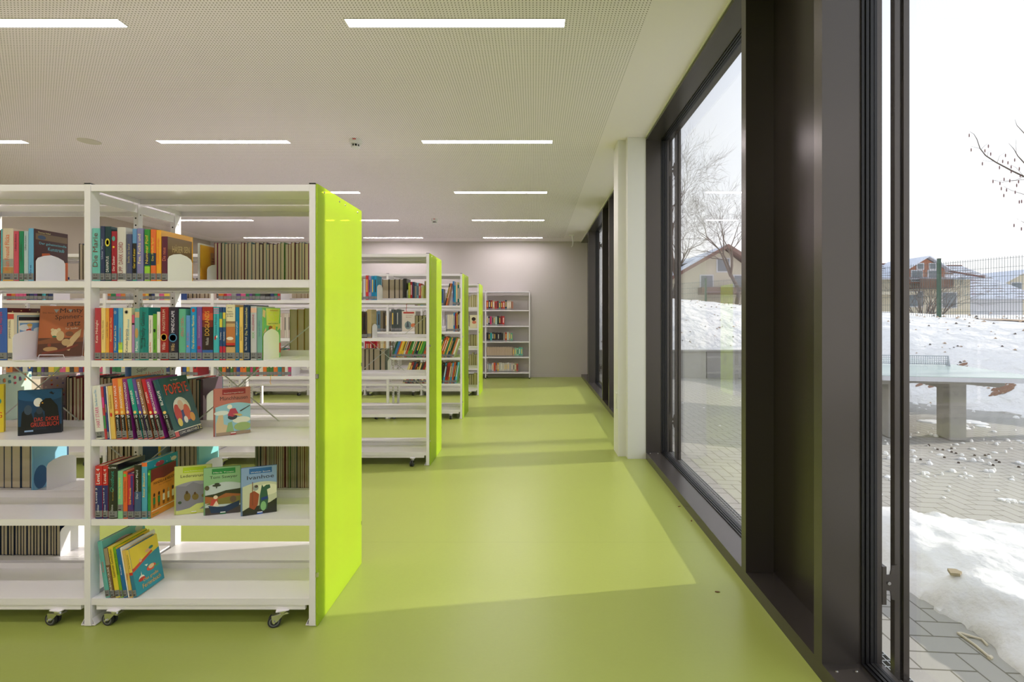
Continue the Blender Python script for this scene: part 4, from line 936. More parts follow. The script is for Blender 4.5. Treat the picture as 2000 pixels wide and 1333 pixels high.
front_row(4, [
 (-9, 12.6, 602.4, (58, 98, 176), 'wide blue book with red characters beside the starry cover', K(title='WILDE WESTEN', tcol=(190, 40, 50), tz=(.5, .92), tw=.4, bands=[], w=.205, art=[('r', 0, 0, 1, 1, (92, 34, 40))]+[('e', .1+.17*(i % 6), .93-.1*(i//6)+.02*(i % 3), .014, .010, (206, 186, 110)) for i in range(18)])),
 (13.2, 26, 611.4, (226, 214, 184), 'cream book with framed picture cover behind a white bookend', K(bands=[(.86, .97, (190, 70, 60))], title='JIMMYS INSEL', tcol=(50, 45, 50), tz=(.45, .84), tw=.36, art=[('r', 0, 0, 1, 1, (226, 216, 190)), ('r', .08, .08, .92, .94, (70, 130, 160)), ('r', .11, .1, .89, .92, (232, 224, 200)), ('r', .12, .83, .9, .91, (40, 40, 48)), ('r', .15, .3, .86, .78, (116, 160, 205)), ('e', .3, .68, .18, .07, (225, 232, 240)), ('e', .7, .62, .16, .06, (220, 230, 240)), ('r', .15, .3, .86, .45, (110, 160, 110)), ('p', [(.2, .4), (.34, .64), (.46, .66), (.56, .42)], (205, 64, 50)), ('e', .44, .70, .06, .045, (235, 195, 160)), ('e', .43, .735, .08, .03, (220, 180, 90)), ('p', [(.46, .6), (.7, .42), (.68, .40), (.44, .54)], (240, 240, 235)), ('r', .76, .42, .775, .72, (60, 50, 40))])),
], r)
# --- third shelf: leaning comic anthologies
r = 'middle front row, panel bay'
def comic(c, title, num, foot=(210, 120, 120)):
    return K(title=title, tcol=(245, 240, 235), tz=(.42, .965), tw=.42, bands=[(.0, .015, foot), (.11, .405, (24, 24, 26)), (.015, .10, foot if foot != (210, 120, 120) else (40, 36, 40))], extra=[(num, (240, 240, 240), .355, .40, .18, .82, 'h'), ('', (235, 200, 120), .42, .47, .2, .8, 'e'), ('KLASSIKER', (200, 200, 200), .14, .33, .35, .65, 'v')], label=True, lz=.03, w=.155)
front_row(3, [
 (186.4, 203.6, 755, (226, 224, 220), 'white leaning book with pink graffiti lettering', K(tilt=5, title='HART STARR', tcol=(200, 50, 130), tz=(.22, .6), tw=.5, extra=[('Das Buch vom Film', (70, 150, 200), .62, .92, .35, .6, 'v')])),
 (204, 208.6, 757, (190, 60, 70), 'slim red leaning book with green flourish', K(tilt=4.8, bands=[(.6, .8, (210, 60, 140)), (.2, .45, (60, 140, 80))], label=False, hard=False)),
 (209, 213, 756, (40, 60, 130), 'slim dark blue leaning book', K(tilt=4.6, title='PIRATEN', tcol=(230, 200, 80), tw=.6, hard=False)),
 (213.3, 216, 756, (230, 225, 212), 'very slim white leaning book', K(tilt=4.4, label=False, hard=False)),
 (216.4, 225.4, 755.5, (226, 188, 96), 'sand yellow leaning book with red seal', K(tilt=4.2, title='Geschichte', tcol=(120, 80, 40), tz=(.55, .85), tw=.4, extra=[('', (200, 50, 40), .42, .5, .2, .7, 'e')], label=False)),
 (227.2, 237.8, 741, (226, 112, 58), 'orange leaning comic anthology', comic(0, 'MICKY MAUS', '4')|K(tilt=4.6)),
 (238.2, 247.6, 741, (232, 160, 60), 'amber leaning comic anthology', comic(0, 'PHANTOMIAS', '9', (190, 60, 60))|K(tilt=5.0)),
 (250.4, 260, 741.5, (136, 40, 120), 'magenta purple leaning comic anthology, closer to the post', comic(0, 'SPIROU+FANTASIO', '5')|K(tilt=6.2)),
 (268.6, 278.4, 742, (24, 150, 136), 'teal leaning comic anthology', comic(0, 'WERNER', '10')|K(tilt=10.6)),
 (280.6, 288.2, 742, (92, 72, 148), 'violet leaning comic anthology', comic(0, 'FIX & FOXI', '11')|K(tilt=11.8)),
 (289.2, 298.6, 742.5, (146, 98, 66), 'brown leaning comic anthology', comic(0, 'NICK KNATTERTON', '7')|K(tilt=12.2)),
 (302, 310.6, 743, (192, 28, 44), 'red leaning comic anthology', comic(0, 'ASTERIX', '1')|K(tilt=13.2)),
 (311.6, 322, 743, (138, 44, 124), 'magenta purple leaning comic anthology, beside the red one', comic(0, 'SPIROU+FANTASIO', '5', (190, 60, 60))|K(tilt=14)),
 (332, 344, 745, (30, 84, 92), 'dark green leaning comic book with large flame coloured cover title', comic(0, 'BLABOE', '12')|K(tilt=17.2, w=.165, art=[('r', 0, 0, 1, 1, (34, 84, 80)), ('r', 0, 0, 1, .085, (34, 32, 38)), ('r', 0, .085, 1, .10, (220, 215, 200)), ('t', 'COMIC-BIBLIOTHEK', .16, .025, .82, .065, (225, 220, 210)), ('t', '12', .84, .02, .99, .085, (235, 225, 150)), ('r', 0, 0, .13, .085, (205, 90, 90)), ('t', 'POPEYE', .12, .70, .92, .88, (90, 20, 16)), ('t', 'POPEYE', .10, .71, .90, .89, (226, 74, 40)), ('t', 'by Segar', .38, .93, .64, .96, (225, 220, 200)),
    ('e', .48, .42, .30, .22, (222, 218, 204)), ('p', [(.18, .2), (.8, .2), (.86, .34), (.5, .42), (.16, .36)], (60, 74, 120)), ('e', .30, .38, .12, .15, (196, 66, 50)), ('e', .62, .36, .12, .14, (206, 90, 50)), ('e', .46, .5, .1, .09, (214, 180, 150)), ('e', .76, .26, .09, .08, (220, 150, 60)), ('e', .28, .22, .08, .07, (226, 200, 90)), ('e', .5, .24, .07, .06, (240, 236, 220))])),
], r)
def face_book(name_label, pxl, pxr, ybl, ybr, lv, hpx, t, c, art, spine_extra=(), group='picture books standing face out', lean=0, **kw):
    """book standing on the shelf with its cover towards the aisle; the picture measures give base corners"""
    z = LV[lv]; k = (EYE-z)*F
    zl, zr = k/(ybl-CY), k/(ybr-CY); xl, xr = (pxl-CX)*zl/F, (pxr-CX)*zr/F
    w = math.hypot(xr-xl, zr-zl); a = math.atan2(zr-zl, xr-xl); h = hpx*zl/F
    o = book(t, w, h, c, art=art, label=False, **kw)
    # local +x (cover) must face the aisle: local y -> along the base, local x -> towards the camera
    M = Matrix.Translation((xl, zl, z+EPS)) @ Matrix.Rotation(a, 4, 'Z') @ Matrix.Rotation(lean, 4, 'X') @ Matrix(((0, 1, 0, 0), (-1, 0, 0, t), (0, 0, 1, 0), (0, 0, 0, 1)))
    o.matrix_world = M; tag(o, name_label, 'book', group); return o
def classic(base, box, auth, title, pic, seal):
    return [('r', 0, 0, 1, 1, base), ('r', 0, 0, .035, 1, tuple(int(v*.82) for v in base))]+pic[:1]+[('p', [(0, .74)]+[(i/16, .575+.105*math.sin(PI*(.06+.76*i/16))) for i in range(17)]+[(1, .74)], base), ('r', .0, .73, 1, 1, base),
      ('r', .22, .86, .86, .975, box), ('t', auth, .26, .88, .82, .905, (235, 230, 225)), ('t', title, .16, .745, .92, .825, (40, 36, 40))]+pic[1:]+[('r', .44, .0, .6, .055, seal), ('r', .45, .03, .59, .05, (225, 225, 225))]
MUN = [('r', .035, .0, 1, .70, (146, 190, 208)), ('e', .2, .48, .2, .05, (214, 220, 216)), ('e', .75, .3, .25, .07, (216, 216, 200)), ('p', [(.05, 0), (.05, .26), (.12, .44), (.24, .44), (.26, .24), (.4, .2), (.5, 0)], (204, 180, 144)), ('p', [(.3, .0), (.38, .26), (.48, .28), (.56, .0)], (138, 170, 120)), ('e', .78, .16, .24, .09, (150, 172, 110)), ('r', .05, 0, 1, .07, (150, 130, 110)),
  ('e', .5, .38, .13, .06, (60, 64, 70)), ('p', [(.36, .42), (.44, .56), (.58, .56), (.66, .44), (.5, .38)], (176, 66, 84)), ('e', .42, .60, .07, .05, (234, 228, 214)), ('p', [(.5, .44), (.7, .44), (.78, .40), (.7, .38)], (204, 176, 110)), ('p', [(.7, .5), (.98, .6), (.98, .585), (.72, .48)], (70, 60, 50))]
face_book('rust pink upright picture book titled Münchhausen on the middle shelf', 415.8, 489, 854.6, 845.8, 3, 93.4, .010, (176, 96, 86), classic((186, 112, 100), (150, 46, 46), 'Gottfried August Bürger', 'Münchhausen', MUN, (160, 50, 50)))
LED = [('r', .035, .08, 1, .70, (150, 148, 160)), ('p', [(.035, .1), (.035, .6), (.3, .58), (.5, .66), (.7, .6), (1, .62), (1, .5), (.9, .1)], (128, 126, 140)), ('p', [(.035, .0), (.5, .0), (.95, .22), (.6, .2), (.4, .12), (.1, .08)], (196, 204, 120)), ('e', .34, .36, .09, .09, (110, 92, 52)), ('e', .33, .45, .035, .035, (70, 50, 36)), ('e', .56, .35, .09, .07, (120, 100, 56)), ('e', .55, .42, .03, .03, (90, 60, 44)), ('e', .14, .25, .05, .03, (60, 80, 60)), ('e', .8, .36, .07, .04, (110, 96, 60))]
face_book('yellow green upright picture book titled Lederstrumpf, partly hidden', 339, 413, 1007.8, 1000, 2, 94, .009, (196, 204, 120), classic((200, 208, 124), (176, 200, 40), 'James Fenimore Cooper', 'Lederstrumpf', LED, (190, 200, 60)))
TOM = [('r', .035, .0, 1, .70, (192, 204, 204)), ('p', [(.035, .42), (.3, .44), (.6, .50), (1, .52), (1, .3), (.035, .3)], (52, 56, 40)), ('p', [(.035, .25), (.035, .40), (.35, .36), (.6, .44), (1, .40), (1, .25)], (160, 96, 56)), ('p', [(.035, .22), (.4, .33), (.7, .36), (1, .36), (1, .2)], (124, 116, 60)), ('r', .035, .0, 1, .16, (70, 64, 60)), ('p', [(.12, .2), (.5, .14), (.98, .26), (.96, .14), (.6, .03), (.2, .04)], (30, 52, 84)), ('p', [(.16, .2), (.22, .33), (.36, .34), (.4, .18)], (190, 70, 64)), ('e', .32, .37, .06, .04, (226, 206, 180)), ('p', [(.24, .18), (.34, .3), (.42, .18)], (226, 206, 176)), ('e', .8, .30, .09, .07, (104, 84, 70)),
  ('p', [(.33, .56), (.36, .56), (.36, .67), (.34, .67)], (50, 54, 44)), ('e', .35, .62, .12, .025, (54, 60, 50)), ('e', .36, .655, .07, .018, (54, 60, 50)), ('e', .09, .58, .06, .05, (90, 80, 60))]
face_book('sage green upright picture book titled Tom Sawyer with canoe cover', 396, 469.6, 1008.8, 1001, 2, 92.2, .009, (110, 160, 112), classic((140, 182, 136), (44, 132, 70), 'Mark Twain', 'Tom Sawyer', TOM, (40, 110, 60)))
IVA = [('r', .035, .0, 1, .70, (196, 200, 170)), ('e', .7, .5, .4, .12, (220, 220, 190)), ('p', [(.035, .0), (1, .0), (1, .3), (.8, .22), (.5, .18), (.2, .16), (.035, .1)], (44, 46, 36)), ('p', [(.5, .1), (.52, .4), (.58, .62), (.62, .56), (.7, .6), (.8, .6), (.82, .53), (.72, .5), (.76, .3), (.72, .08)], (52, 92, 72)), ('p', [(.22, .16), (.24, .46), (.36, .5), (.5, .42), (.46, .2), (.36, .1)], (150, 74, 50)), ('e', .40, .56, .08, .06, (150, 160, 150)), ('e', .42, .59, .05, .03, (80, 66, 60)), ('r', .305, .2, .325, .69, (120, 70, 50)), ('p', [(.56, .34), (.74, .36), (.74, .30), (.56, .28)], (30, 60, 130)), ('e', .62, .16, .08, .1, (130, 180, 120))]
face_book('blue upright picture book titled Ivanhoe with green horse cover', 469, 540.5, 1010, 1000, 2, 93.4, .009, (86, 120, 178), classic((134, 160, 196), (44, 100, 160), 'Walter Scott', 'Ivanhoe', IVA, (50, 90, 170)))
GRU = [('r', 0, 0, 1, 1, (24, 62, 98)), ('e', .5, .9, .6, .16, (34, 84, 126)), ('r', 0, 0, 1, .2, (20, 26, 34)), ('e', .45, .72, .105, .10, (226, 224, 216)), ('p', [(.48, .62), (.5, .72), (.62, .80), (.74, .80), (.9, .62), (.95, .3), (.95, .15), (.6, .15), (.6, .5)], (18, 20, 26)), ('p', [(.05, .1), (.08, .5), (.16, .6), (.26, .58), (.36, .3), (.36, .1)], (22, 24, 30)), ('e', .22, .56, .09, .11, (60, 76, 96)), ('p', [(.34, .1), (.36, .48), (.46, .56), (.56, .5), (.64, .1)], (30, 38, 50)), ('e', .48, .53, .075, .08, (52, 62, 76)), ('e', .55, .70, .02, .012, (230, 160, 40)), ('e', .48, .66, .012, .012, (230, 160, 40)), ('t', 'DAS  DICKE', .36, .29, .93, .38, (206, 62, 48)), ('t', 'GRUSELBUCH', .28, .17, .93, .27, (206, 62, 48)), ('r', .14, .07, .34, .105, (150, 180, 210)), ('p', [(.7, .92), (.76, .95), (.8, .91), (.84, .93), (.8, .88)], (14, 16, 24))]
face_book('dark blue upright book titled Das dicke Gruselbuch with moon cover', 33, 120.7, 852.9, 845, 3, 88, .022, (30, 50, 70), GRU)
# yellow book cut by the picture edge
face_book('yellow upright book with red lettering, cut by the picture edge', -64, 7.6, 851, 845, 3, 96, .018, (228, 200, 40), [('r', 0, 0, 1, 1, (228, 204, 50)), ('t', 'LUSTIG', .2, .3, .95, .42, (200, 60, 40)), ('e', .85, .65, .08, .06, (60, 150, 150))])
# spider book on its wire stand
MON = [('r', 0, 0, 1, 1, (176, 98, 52)), ('r', 0, 0, 1, .36, (92, 54, 36)), ('p', [(0, .30), (.3, .36), (.7, .33), (1, .37), (1, .28), (0, .24)], (130, 78, 44)), ('t', 'Die Story von', .06, .84, .42, .875, (50, 34, 24)), ('t', 'Monty', .44, .83, .96, .95, (44, 30, 24), .02), ('t', 'Spinner-', .34, .70, .96, .82, (40, 28, 24), .03), ('t', 'ratz', .62, .59, .92, .68, (42, 34, 30), .02), ('t', 'Tor Seidler', .58, .52, .88, .56, (226, 214, 190), .02), ('p', [(.3, .93), (.36, .86), (.42, .93)], (150, 160, 160)), ('p', [(.62, .93), (.68, .87), (.72, .93)], (150, 160, 160)),
  ('e', .36, .46, .09, .075, (214, 196, 152)), ('e', .30, .52, .04, .03, (206, 186, 140)), ('e', .44, .52, .045, .035, (206, 186, 140)), ('e', .48, .40, .09, .10, (196, 168, 120)), ('e', .35, .385, .05, .02, (60, 110, 80)), ('e', .68, .44, .09, .05, (120, 78, 48)), ('p', [(.62, .12), (.7, .34), (.82, .46), (.95, .54), (.93, .4), (.8, .26), (.7, .1)], (206, 178, 128)), ('e', .28, .14, .16, .045, (176, 140, 90)), ('e', .62, .27, .1, .07, (190, 160, 110)), ('p', [(.1, .04), (.6, .1), (.9, .2), (.9, .24), (.5, .13), (.1, .08)], (120, 52, 34)), ('e', .25, .22, .04, .03, (140, 66, 40))]
MONB = face_book('orange brown picture book about Monty leaning on a wire stand', 70, 160.5, 701.5, 699.0, 4, 101, .020, (150, 84, 50), MON, lean=-.16)
MONB.location.z += .008
st = empty('wire_book_stand', (MONB.location.x+.09, MONB.location.y+.0, LV[4])); tag(st, 'thin white wire stand holding the orange brown picture book', 'book stand')
m = MB(); m.tube([(-.055, .06, .003), (-.055, -.035, .003), (-.05, -.035, .018), (.05, -.035, .018), (.055, -.035, .003), (.055, .06, .003)], .0016, M_WHITE, 6); m.build('front_rest', st, smooth=True)
m = MB(); m.tube([(-.05, .05, .003), (-.04, .072, .12), (.04, .072, .12), (.05, .05, .003)], .0016, M_WHITE, 6); m.build('back_rest', st, smooth=True)

# --- fourth shelf
r = 'fourth front row, panel bay'
MAN = [('r', 0, 0, 1, 1, (222, 142, 48)), ('r', 0, .80, 1, 1, (128, 50, 46)), ('p', [(0, .74), (.2, .78), (.5, .74), (1, .80), (1, .84), (0, .84)], (128, 50, 46)), ('t', 'MANDELA & NELSON', .1, .66, .95, .72, (60, 36, 24)), ('t', 'Das Länderspiel', .3, .60, .8, .635, (160, 80, 40)), ('t', 'Hermann', .06, .03, .3, .07, (90, 170, 60))]
for i in range(5):
    u = .12+.18*i; MAN += [('r', u-.04, .26, u+.04, .40, (40, 130, 70) if i < 2 else (232, 226, 214)), ('e', u, .45, .035, .04, (60, 36, 26) if i != 3 else (200, 160, 110)), ('r', u-.03, .18, u-.01, .26, (40, 30, 28)), ('r', u+.01, .18, u+.03, .26, (40, 30, 28))]
MAN += [('r', 0, .13, 1, .145, (240, 225, 200))]
front_row(2, [
 (184.6, 199, 911.4, (196, 34, 44), 'red and navy Level book touching the post', K(bands=[(.0, .63, (36, 40, 104))], title='LeveL 4', tcol=(240, 240, 240), tz=(.66, .95), tw=.5, extra=[('Level 3', (240, 240, 240), .30, .58, .15, .4, 'v'), ('Schlüter', (230, 230, 235), .13, .27, .38, .62, 'v')], lz=.03)),
 (199.6, 210, 911.4, (190, 34, 44), 'red and navy Level book beside the black one', K(bands=[(.0, .63, (36, 40, 104))], title='LeveL 4', tcol=(240, 240, 240), tz=(.66, .95), tw=.5, extra=[('Level 3', (240, 240, 240), .30, .58, .15, .4, 'v'), ('Schlüter', (230, 230, 235), .13, .27, .38, .62, 'v')], lz=.03)),
 (210.6, 228.4, 908.8, (26, 28, 36), 'wide black book with teal handwriting and R.L. STINE', K(title='Ghosthunt', tcol=(40, 150, 130), tz=(.5, .88), tw=.4, extra=[('R.L. STINE', (235, 235, 235), .93, .955, .06, .94, 'h'), ('Im schaurigen', (220, 180, 60), .34, .56, .52, .66, 'v'), ('Stine', (200, 200, 200), .14, .26, .35, .6, 'v')])),
 (228.8, 239, 921.4, (134, 196, 150), 'mint book with yellow lettering between black and orange', K(title='Das zarte Nilpferd', tcol=(235, 225, 90), tz=(.4, .88), tw=.4, lz=.16)),
 (239.4, 248, 922.4, (224, 96, 50), 'orange book with green tag at its head', K(title='Suche nach Bumba', tcol=(150, 60, 30), tz=(.35, .8), tw=.4, extra=[('', (90, 190, 70), .89, .95, .2, .8, 'r')])),
 (248.4, 260.6, 925.6, (92, 42, 110), 'purple book with red and yellow ribbon', K(bands=[(.3, .97, (196, 40, 60))], title='Die Freunde', tcol=(235, 200, 80), tz=(.3, .7), tw=.3, extra=[('', (60, 40, 120), .2, .95, .55, .98, 'r')])),
 (261, 275, 909.6, (28, 26, 30), 'black book with blue ringed planet near the foot', K(bands=[(.0, .5, (58, 84, 124))], title='Der Sommer Pferd', tcol=(225, 225, 225), tz=(.36, .92), tw=.3)),
 (275.6, 286.6, 905, (70, 160, 190), 'turquoise book with orange edge, taller than its neighbours', K(bands=[(.93, 1, (226, 112, 54))], title='Ritter Blauzahn', tcol=(235, 205, 90), tz=(.3, .9), tw=.4, w=.175, art=[('r', 0, 0, 1, 1, (44, 150, 172)), ('e', .4, .9, .14, .05, (190, 70, 90)), ('e', .86, .9, .1, .04, (226, 216, 190))]+[('e', .1+.13*i, .84+.05*(i % 3), .012, .01, (235, 235, 220)) for i in range(7)])),
 (287.6, 293.4, 920.2, (34, 140, 66), 'slim green book showing its orange football cover', K(title='Mandela', tcol=(20, 60, 30), tz=(.4, .8), tw=.4, art=MAN, extra=[('', (150, 210, 90), .9, .95, .2, .8, 'r')])),
], r)
# --- bottom shelf: leaning picture books
r = 'bottom front row, panel bay'
FER = [('r', 0, 0, 1, 1, (34, 140, 168)), ('p', [(0, .56), (.3, .62), (.6, .66), (1, .72), (1, 1), (0, 1)], (236, 206, 62)), ('p', [(0, .50), (.1, .52), (.75, .70), (.72, .74), (.05, .58), (0, .58)], (206, 66, 46)), ('e', .62, .77, .12, .035, (226, 170, 130)), ('e', .72, .80, .08, .03, (40, 120, 110)), ('e', .3, .66, .05, .04, (230, 180, 140)), ('e', .62, .40, .17, .06, (216, 76, 48)), ('e', .62, .42, .10, .045, (232, 190, 150)), ('e', .8, .37, .11, .02, (60, 160, 120)), ('p', [(.4, .52), (.52, .5), (.46, .47)], (230, 235, 225)), ('e', .24, .30, .10, .06, (235, 235, 230)), ('e', .24, .28, .12, .04, (190, 50, 44)), ('p', [(.22, .34), (.26, .34), (.25, .44)], (235, 230, 225)),
   ('t', 'Das große', .28, .19, .82, .27, (236, 170, 60)), ('t', 'Ferienbuch', .22, .08, .88, .17, (236, 170, 60))]
front_row(1, [
 (205, 214.4, 1060, (96, 172, 168), 'tall teal leaning picture book with soft pink cover', K(tilt=8.5, w=.22, title='Fantasie', tcol=(200, 70, 80), tz=(.3, .8), tw=.4, art=[('r', 0, 0, 1, 1, (100, 170, 160)), ('e', .45, .8, .25, .1, (190, 160, 150)), ('e', .85, .9, .1, .06, (170, 180, 160))])),
 (215, 223.6, 1073.5, (112, 84, 60), 'brown leaning book with white Robinson Crusoe lettering', K(tilt=8.6, bands=[(.66, 1, (150, 134, 110))], title='ROBINSON CRUSOE', tcol=(225, 220, 210), tz=(.15, .62), tw=.5)),
 (224.6, 234, 1070.5, (226, 204, 60), 'yellow leaning book with black lettering', K(tilt=8.8, title='Leselöwen Geschichten', tcol=(40, 36, 30), tz=(.4, .95), tw=.6, w=.18, art=[('r', 0, 0, 1, 1, (236, 204, 50)), ('t', 'Löwen Abenteuer', .1, .84, .9, .9, (50, 40, 20))])),
 (234.4, 240, 1072, (120, 176, 40), 'lime leaning book with black lettering', K(tilt=9, title='Abenteuer im Zoo', tcol=(30, 50, 20), tz=(.4, .95), tw=.6, w=.18, art=[('r', 0, 0, 1, 1, (236, 200, 40)), ('t', 'Löwen Lesebuch', .1, .84, .9, .9, (50, 40, 20))])),
 (240.6, 249, 1075, (20, 104, 166), 'blue leaning book between lime and white ones', K(tilt=9.2, title='Meerjungfrau', tcol=(230, 235, 240), tz=(.35, .8), tw=.35)),
 (249.4, 252, 1072, (235, 232, 225), 'very slim white leaning book on the lowest shelf', K(tilt=9.4, label=False, hard=False, w=.18)),
 (252.4, 259, 1078, (222, 186, 96), 'sand leaning book with red lettering and black corner', K(tilt=9.8, title='Philipp', tcol=(205, 70, 50), tz=(.3, .6), tw=.6, w=.165)),
 (259.6, 267, 1076.5, (44, 120, 150), 'leaning picture book with blue and yellow Ferienbuch cover', K(tilt=10.2, bands=[(.52, 1, (226, 196, 80)), (.46, .52, (200, 60, 50))], art=FER, w=.152, title='Das Ferienbuch', tcol=(60, 50, 40), tz=(.55, .95), tw=.35)),
], r)

# ------------------------------------------------------------------ bookends
def bookend(x, y, z, w, h, lab, turn=0, slim=False, ch=.03):
    m = MB(); t = .0014
    if slim: m.prism([(0, 0), (w, 0), (w, h-.02), (w*.7, h-.004), (w*.5, h), (w*.3, h-.004), (0, h-.02)], 0, t, 'x', M_WHITE)
    else: m.prism([(0, 0), (w, 0), (w, h-ch), (w-.008, h-ch*.55), (w-ch*1.1, h-.006), (w/2, h), (ch*1.1, h-.006), (.008, h-ch*.55), (0, h-ch)], 0, t, 'x', M_WHITE)
    m.box(0 if slim else 0, .09, .0, w, 0, .0011, M_WHITE)
    o = m.build('bookend'); o.location = (x, y, z+.0002); o.rotation_euler.z = turn
    return tag(o, lab, 'bookend', 'white sheet metal bookends')
bookend(px2x(327.2), YS+.001, LV[5], .142, .118, 'white bookend against the brown cover, top front row, lime panel bay')
bookend(px2x(68), YS+.004, LV[5], .125, .112, 'white bookend before the dark brown cover with blue lettering')
bookend(px2x(513.4), YS+.004, LV[4], .122, .126, 'white bookend catching light beside the yellow green cover')
bookend(px2x(27.2), YS-.006, LV[4], .13, .12, 'white bookend before the cream framed picture cover')
# ------------------------------------------------------------------ rear rows of the front bookcase: fore-edges face the aisle
PAL = [(150, 40, 45), (40, 90, 150), (40, 120, 90), (200, 90, 50), (60, 60, 70), (30, 120, 130), (180, 60, 110), (220, 180, 60), (90, 150, 60), (200, 200, 195), (120, 40, 60), (35, 45, 80), (60, 160, 170)]
def rear_row(lv, p0, p1, n, h, w, pal, rown, rnd, hard=True, jit=.004, look='book', s=411.0, hsteps=None, y=None):
    z = LV[lv]; X0, X1 = px2x(p0, s), px2x(p1, s); ts = [rnd.uniform(.8, 1.2) for _ in range(n)]; k = (X1-X0)/sum(ts); x = X0
    for i in range(n):
        t = ts[i]*k; c = pal[i % len(pal)] if hsteps else rnd.choice(pal); hh = h+rnd.uniform(-jit, jit)
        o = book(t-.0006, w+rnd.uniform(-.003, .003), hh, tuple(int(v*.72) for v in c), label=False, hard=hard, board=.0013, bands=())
        o.location = (x+t, (F/s if y is None else y)+w, z+EPS); o.rotation_euler.z = PI
        nm = look.split()[-1]; o.name = nm; tag(o, '%s %s, page edge outward, %s in line, %s' % (cname(c), look, ordn(n-i), rown), nm, nm+'s seen from their page edges'); x += t
rnd = random.Random(3)
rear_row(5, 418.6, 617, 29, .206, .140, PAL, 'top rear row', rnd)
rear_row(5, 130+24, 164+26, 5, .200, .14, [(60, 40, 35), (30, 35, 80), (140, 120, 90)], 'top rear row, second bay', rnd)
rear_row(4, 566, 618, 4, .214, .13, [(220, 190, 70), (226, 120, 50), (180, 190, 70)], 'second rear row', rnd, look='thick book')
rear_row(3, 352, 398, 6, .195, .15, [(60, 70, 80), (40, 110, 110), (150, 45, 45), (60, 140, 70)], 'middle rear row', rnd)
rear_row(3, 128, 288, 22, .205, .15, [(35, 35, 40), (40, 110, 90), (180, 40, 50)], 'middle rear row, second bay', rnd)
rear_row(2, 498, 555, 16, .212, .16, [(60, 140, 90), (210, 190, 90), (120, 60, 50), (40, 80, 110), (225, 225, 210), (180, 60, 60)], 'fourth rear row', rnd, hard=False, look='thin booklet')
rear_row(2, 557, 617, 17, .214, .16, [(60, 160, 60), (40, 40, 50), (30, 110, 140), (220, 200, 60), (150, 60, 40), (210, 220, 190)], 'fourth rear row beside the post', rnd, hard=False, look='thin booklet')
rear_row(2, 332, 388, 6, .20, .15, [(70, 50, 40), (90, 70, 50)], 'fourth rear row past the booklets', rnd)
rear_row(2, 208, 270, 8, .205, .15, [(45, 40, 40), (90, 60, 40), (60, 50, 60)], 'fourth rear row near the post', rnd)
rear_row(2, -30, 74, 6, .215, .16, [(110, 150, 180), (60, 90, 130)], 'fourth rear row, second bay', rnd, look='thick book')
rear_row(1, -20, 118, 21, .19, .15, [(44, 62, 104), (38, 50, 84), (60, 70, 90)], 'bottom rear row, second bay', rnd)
# covers and bookends that end those rows
def end_book(x, y, z, t, w, h, c, art, lab):
    o = book(t, w, h, c, label=False, art=art); o.location = (x, y, z+EPS); return tag(o, lab, 'book', 'books seen past the front rows')
end_book(px2x(387, 420), 2.315, LV[5], .010, .155, .198, (232, 236, 232), [('r', 0, 0, 1, 1, (222, 222, 214))], 'white book with teal head beside the amber cover, top rear row')
end_book(px2x(392, 420), 2.315, LV[5], .004, .168, .190, (232, 172, 50), [('r', 0, 0, 1, 1, (232, 176, 54)), ('r', .4, .1, 1, .85, (206, 168, 96))]+[('r', .45, .2+.07*i, .95, .225+.07*i, (150, 116, 60)) for i in range(8)], 'amber book cover with printed brown text block, top rear row')
bookend(px2x(400, 425), 2.31, LV[5], .13, .105, 'grey shaded bookend in front of the amber rear cover')
end_book(px2x(398, 411), 2.345, LV[3], .012, .15, .20, (90, 70, 84), [('r', 0, 0, 1, 1, (222, 206, 212)), ('r', 0, .62, 1, 1, (96, 76, 88))]+[('p', [(.06+.12*i, .62), (.12+.12*i, .5+.05*(i % 2)), (.18+.12*i, .62)], (96, 76, 88)) for i in range(7)], 'book with scribbled dark hair cover behind the rust pink one')
bookend(px2x(404, 418), 2.33, LV[3], .14, .15, 'white bookend half hidden behind the rust pink picture book')
end_book(px2x(-40, 430), 2.30, LV[3], .012, .19, .222, (176, 206, 192), [('r', 0, 0, 1, 1, (190, 214, 200))]+[('e', .05+.13*(i % 8), .95-.05*(i//8)-.03*(i % 3), .03, .025, [(190, 60, 90), (120, 80, 140), (206, 120, 60), (80, 130, 140)][i % 4]) for i in range(22)], 'pale mint book with flower border on its cover')
end_book(px2x(64, 430), 2.30, LV[3], .012, .19, .215, (206, 170, 176), [('r', 0, 0, 1, 1, (196, 170, 172))]+[('e', .06+.15*(i % 7), .95-.13*(i//7)-.04*(i % 2), .03, .02, [(200, 60, 60), (226, 160, 70), (120, 110, 160), (226, 210, 200)][i % 4]) for i in range(42)], 'dusty pink book with scattered flowers behind the moon cover')
end_book(px2x(77.5, 411), 2.33, LV[2], .010, .17, .222, (110, 170, 205), [('r', 0, 0, 1, 1, (130, 182, 206)), ('e', .2, .25, .2, .25, (60, 100, 140)), ('p', [(.45, .96), (.62, .94), (.6, 1), (.5, 1)], (90, 40, 36))], 'large pale blue book cover ending the rear row beside a bookend')
bookend(px2x(92, 418), 2.33, LV[2], .15, .145, 'white sunlit bookend before the large pale blue cover')
bookend(px2x(122, 411), 2.36, LV[1], .16, .145, 'white sunlit bookend ending the dark blue row on the lowest shelf')
end_book(px2x(391, 411), 2.345, LV[2], .010, .15, .215, (120, 196, 206), [('r', 0, 0, 1, 1, (132, 202, 208))], 'pale turquoise book standing behind the yellow green one')
bookend(px2x(398, 415), 2.34, LV[2], .15, .13, 'white bookend behind the sage green upright book')
end_book(px2x(277, 411), 2.34, LV[2], .022, .14, .215, (34, 74, 120), [('r', 0, 0, 1, 1, (36, 80, 130))], 'dark blue book in the rear row over the ringed planet book')
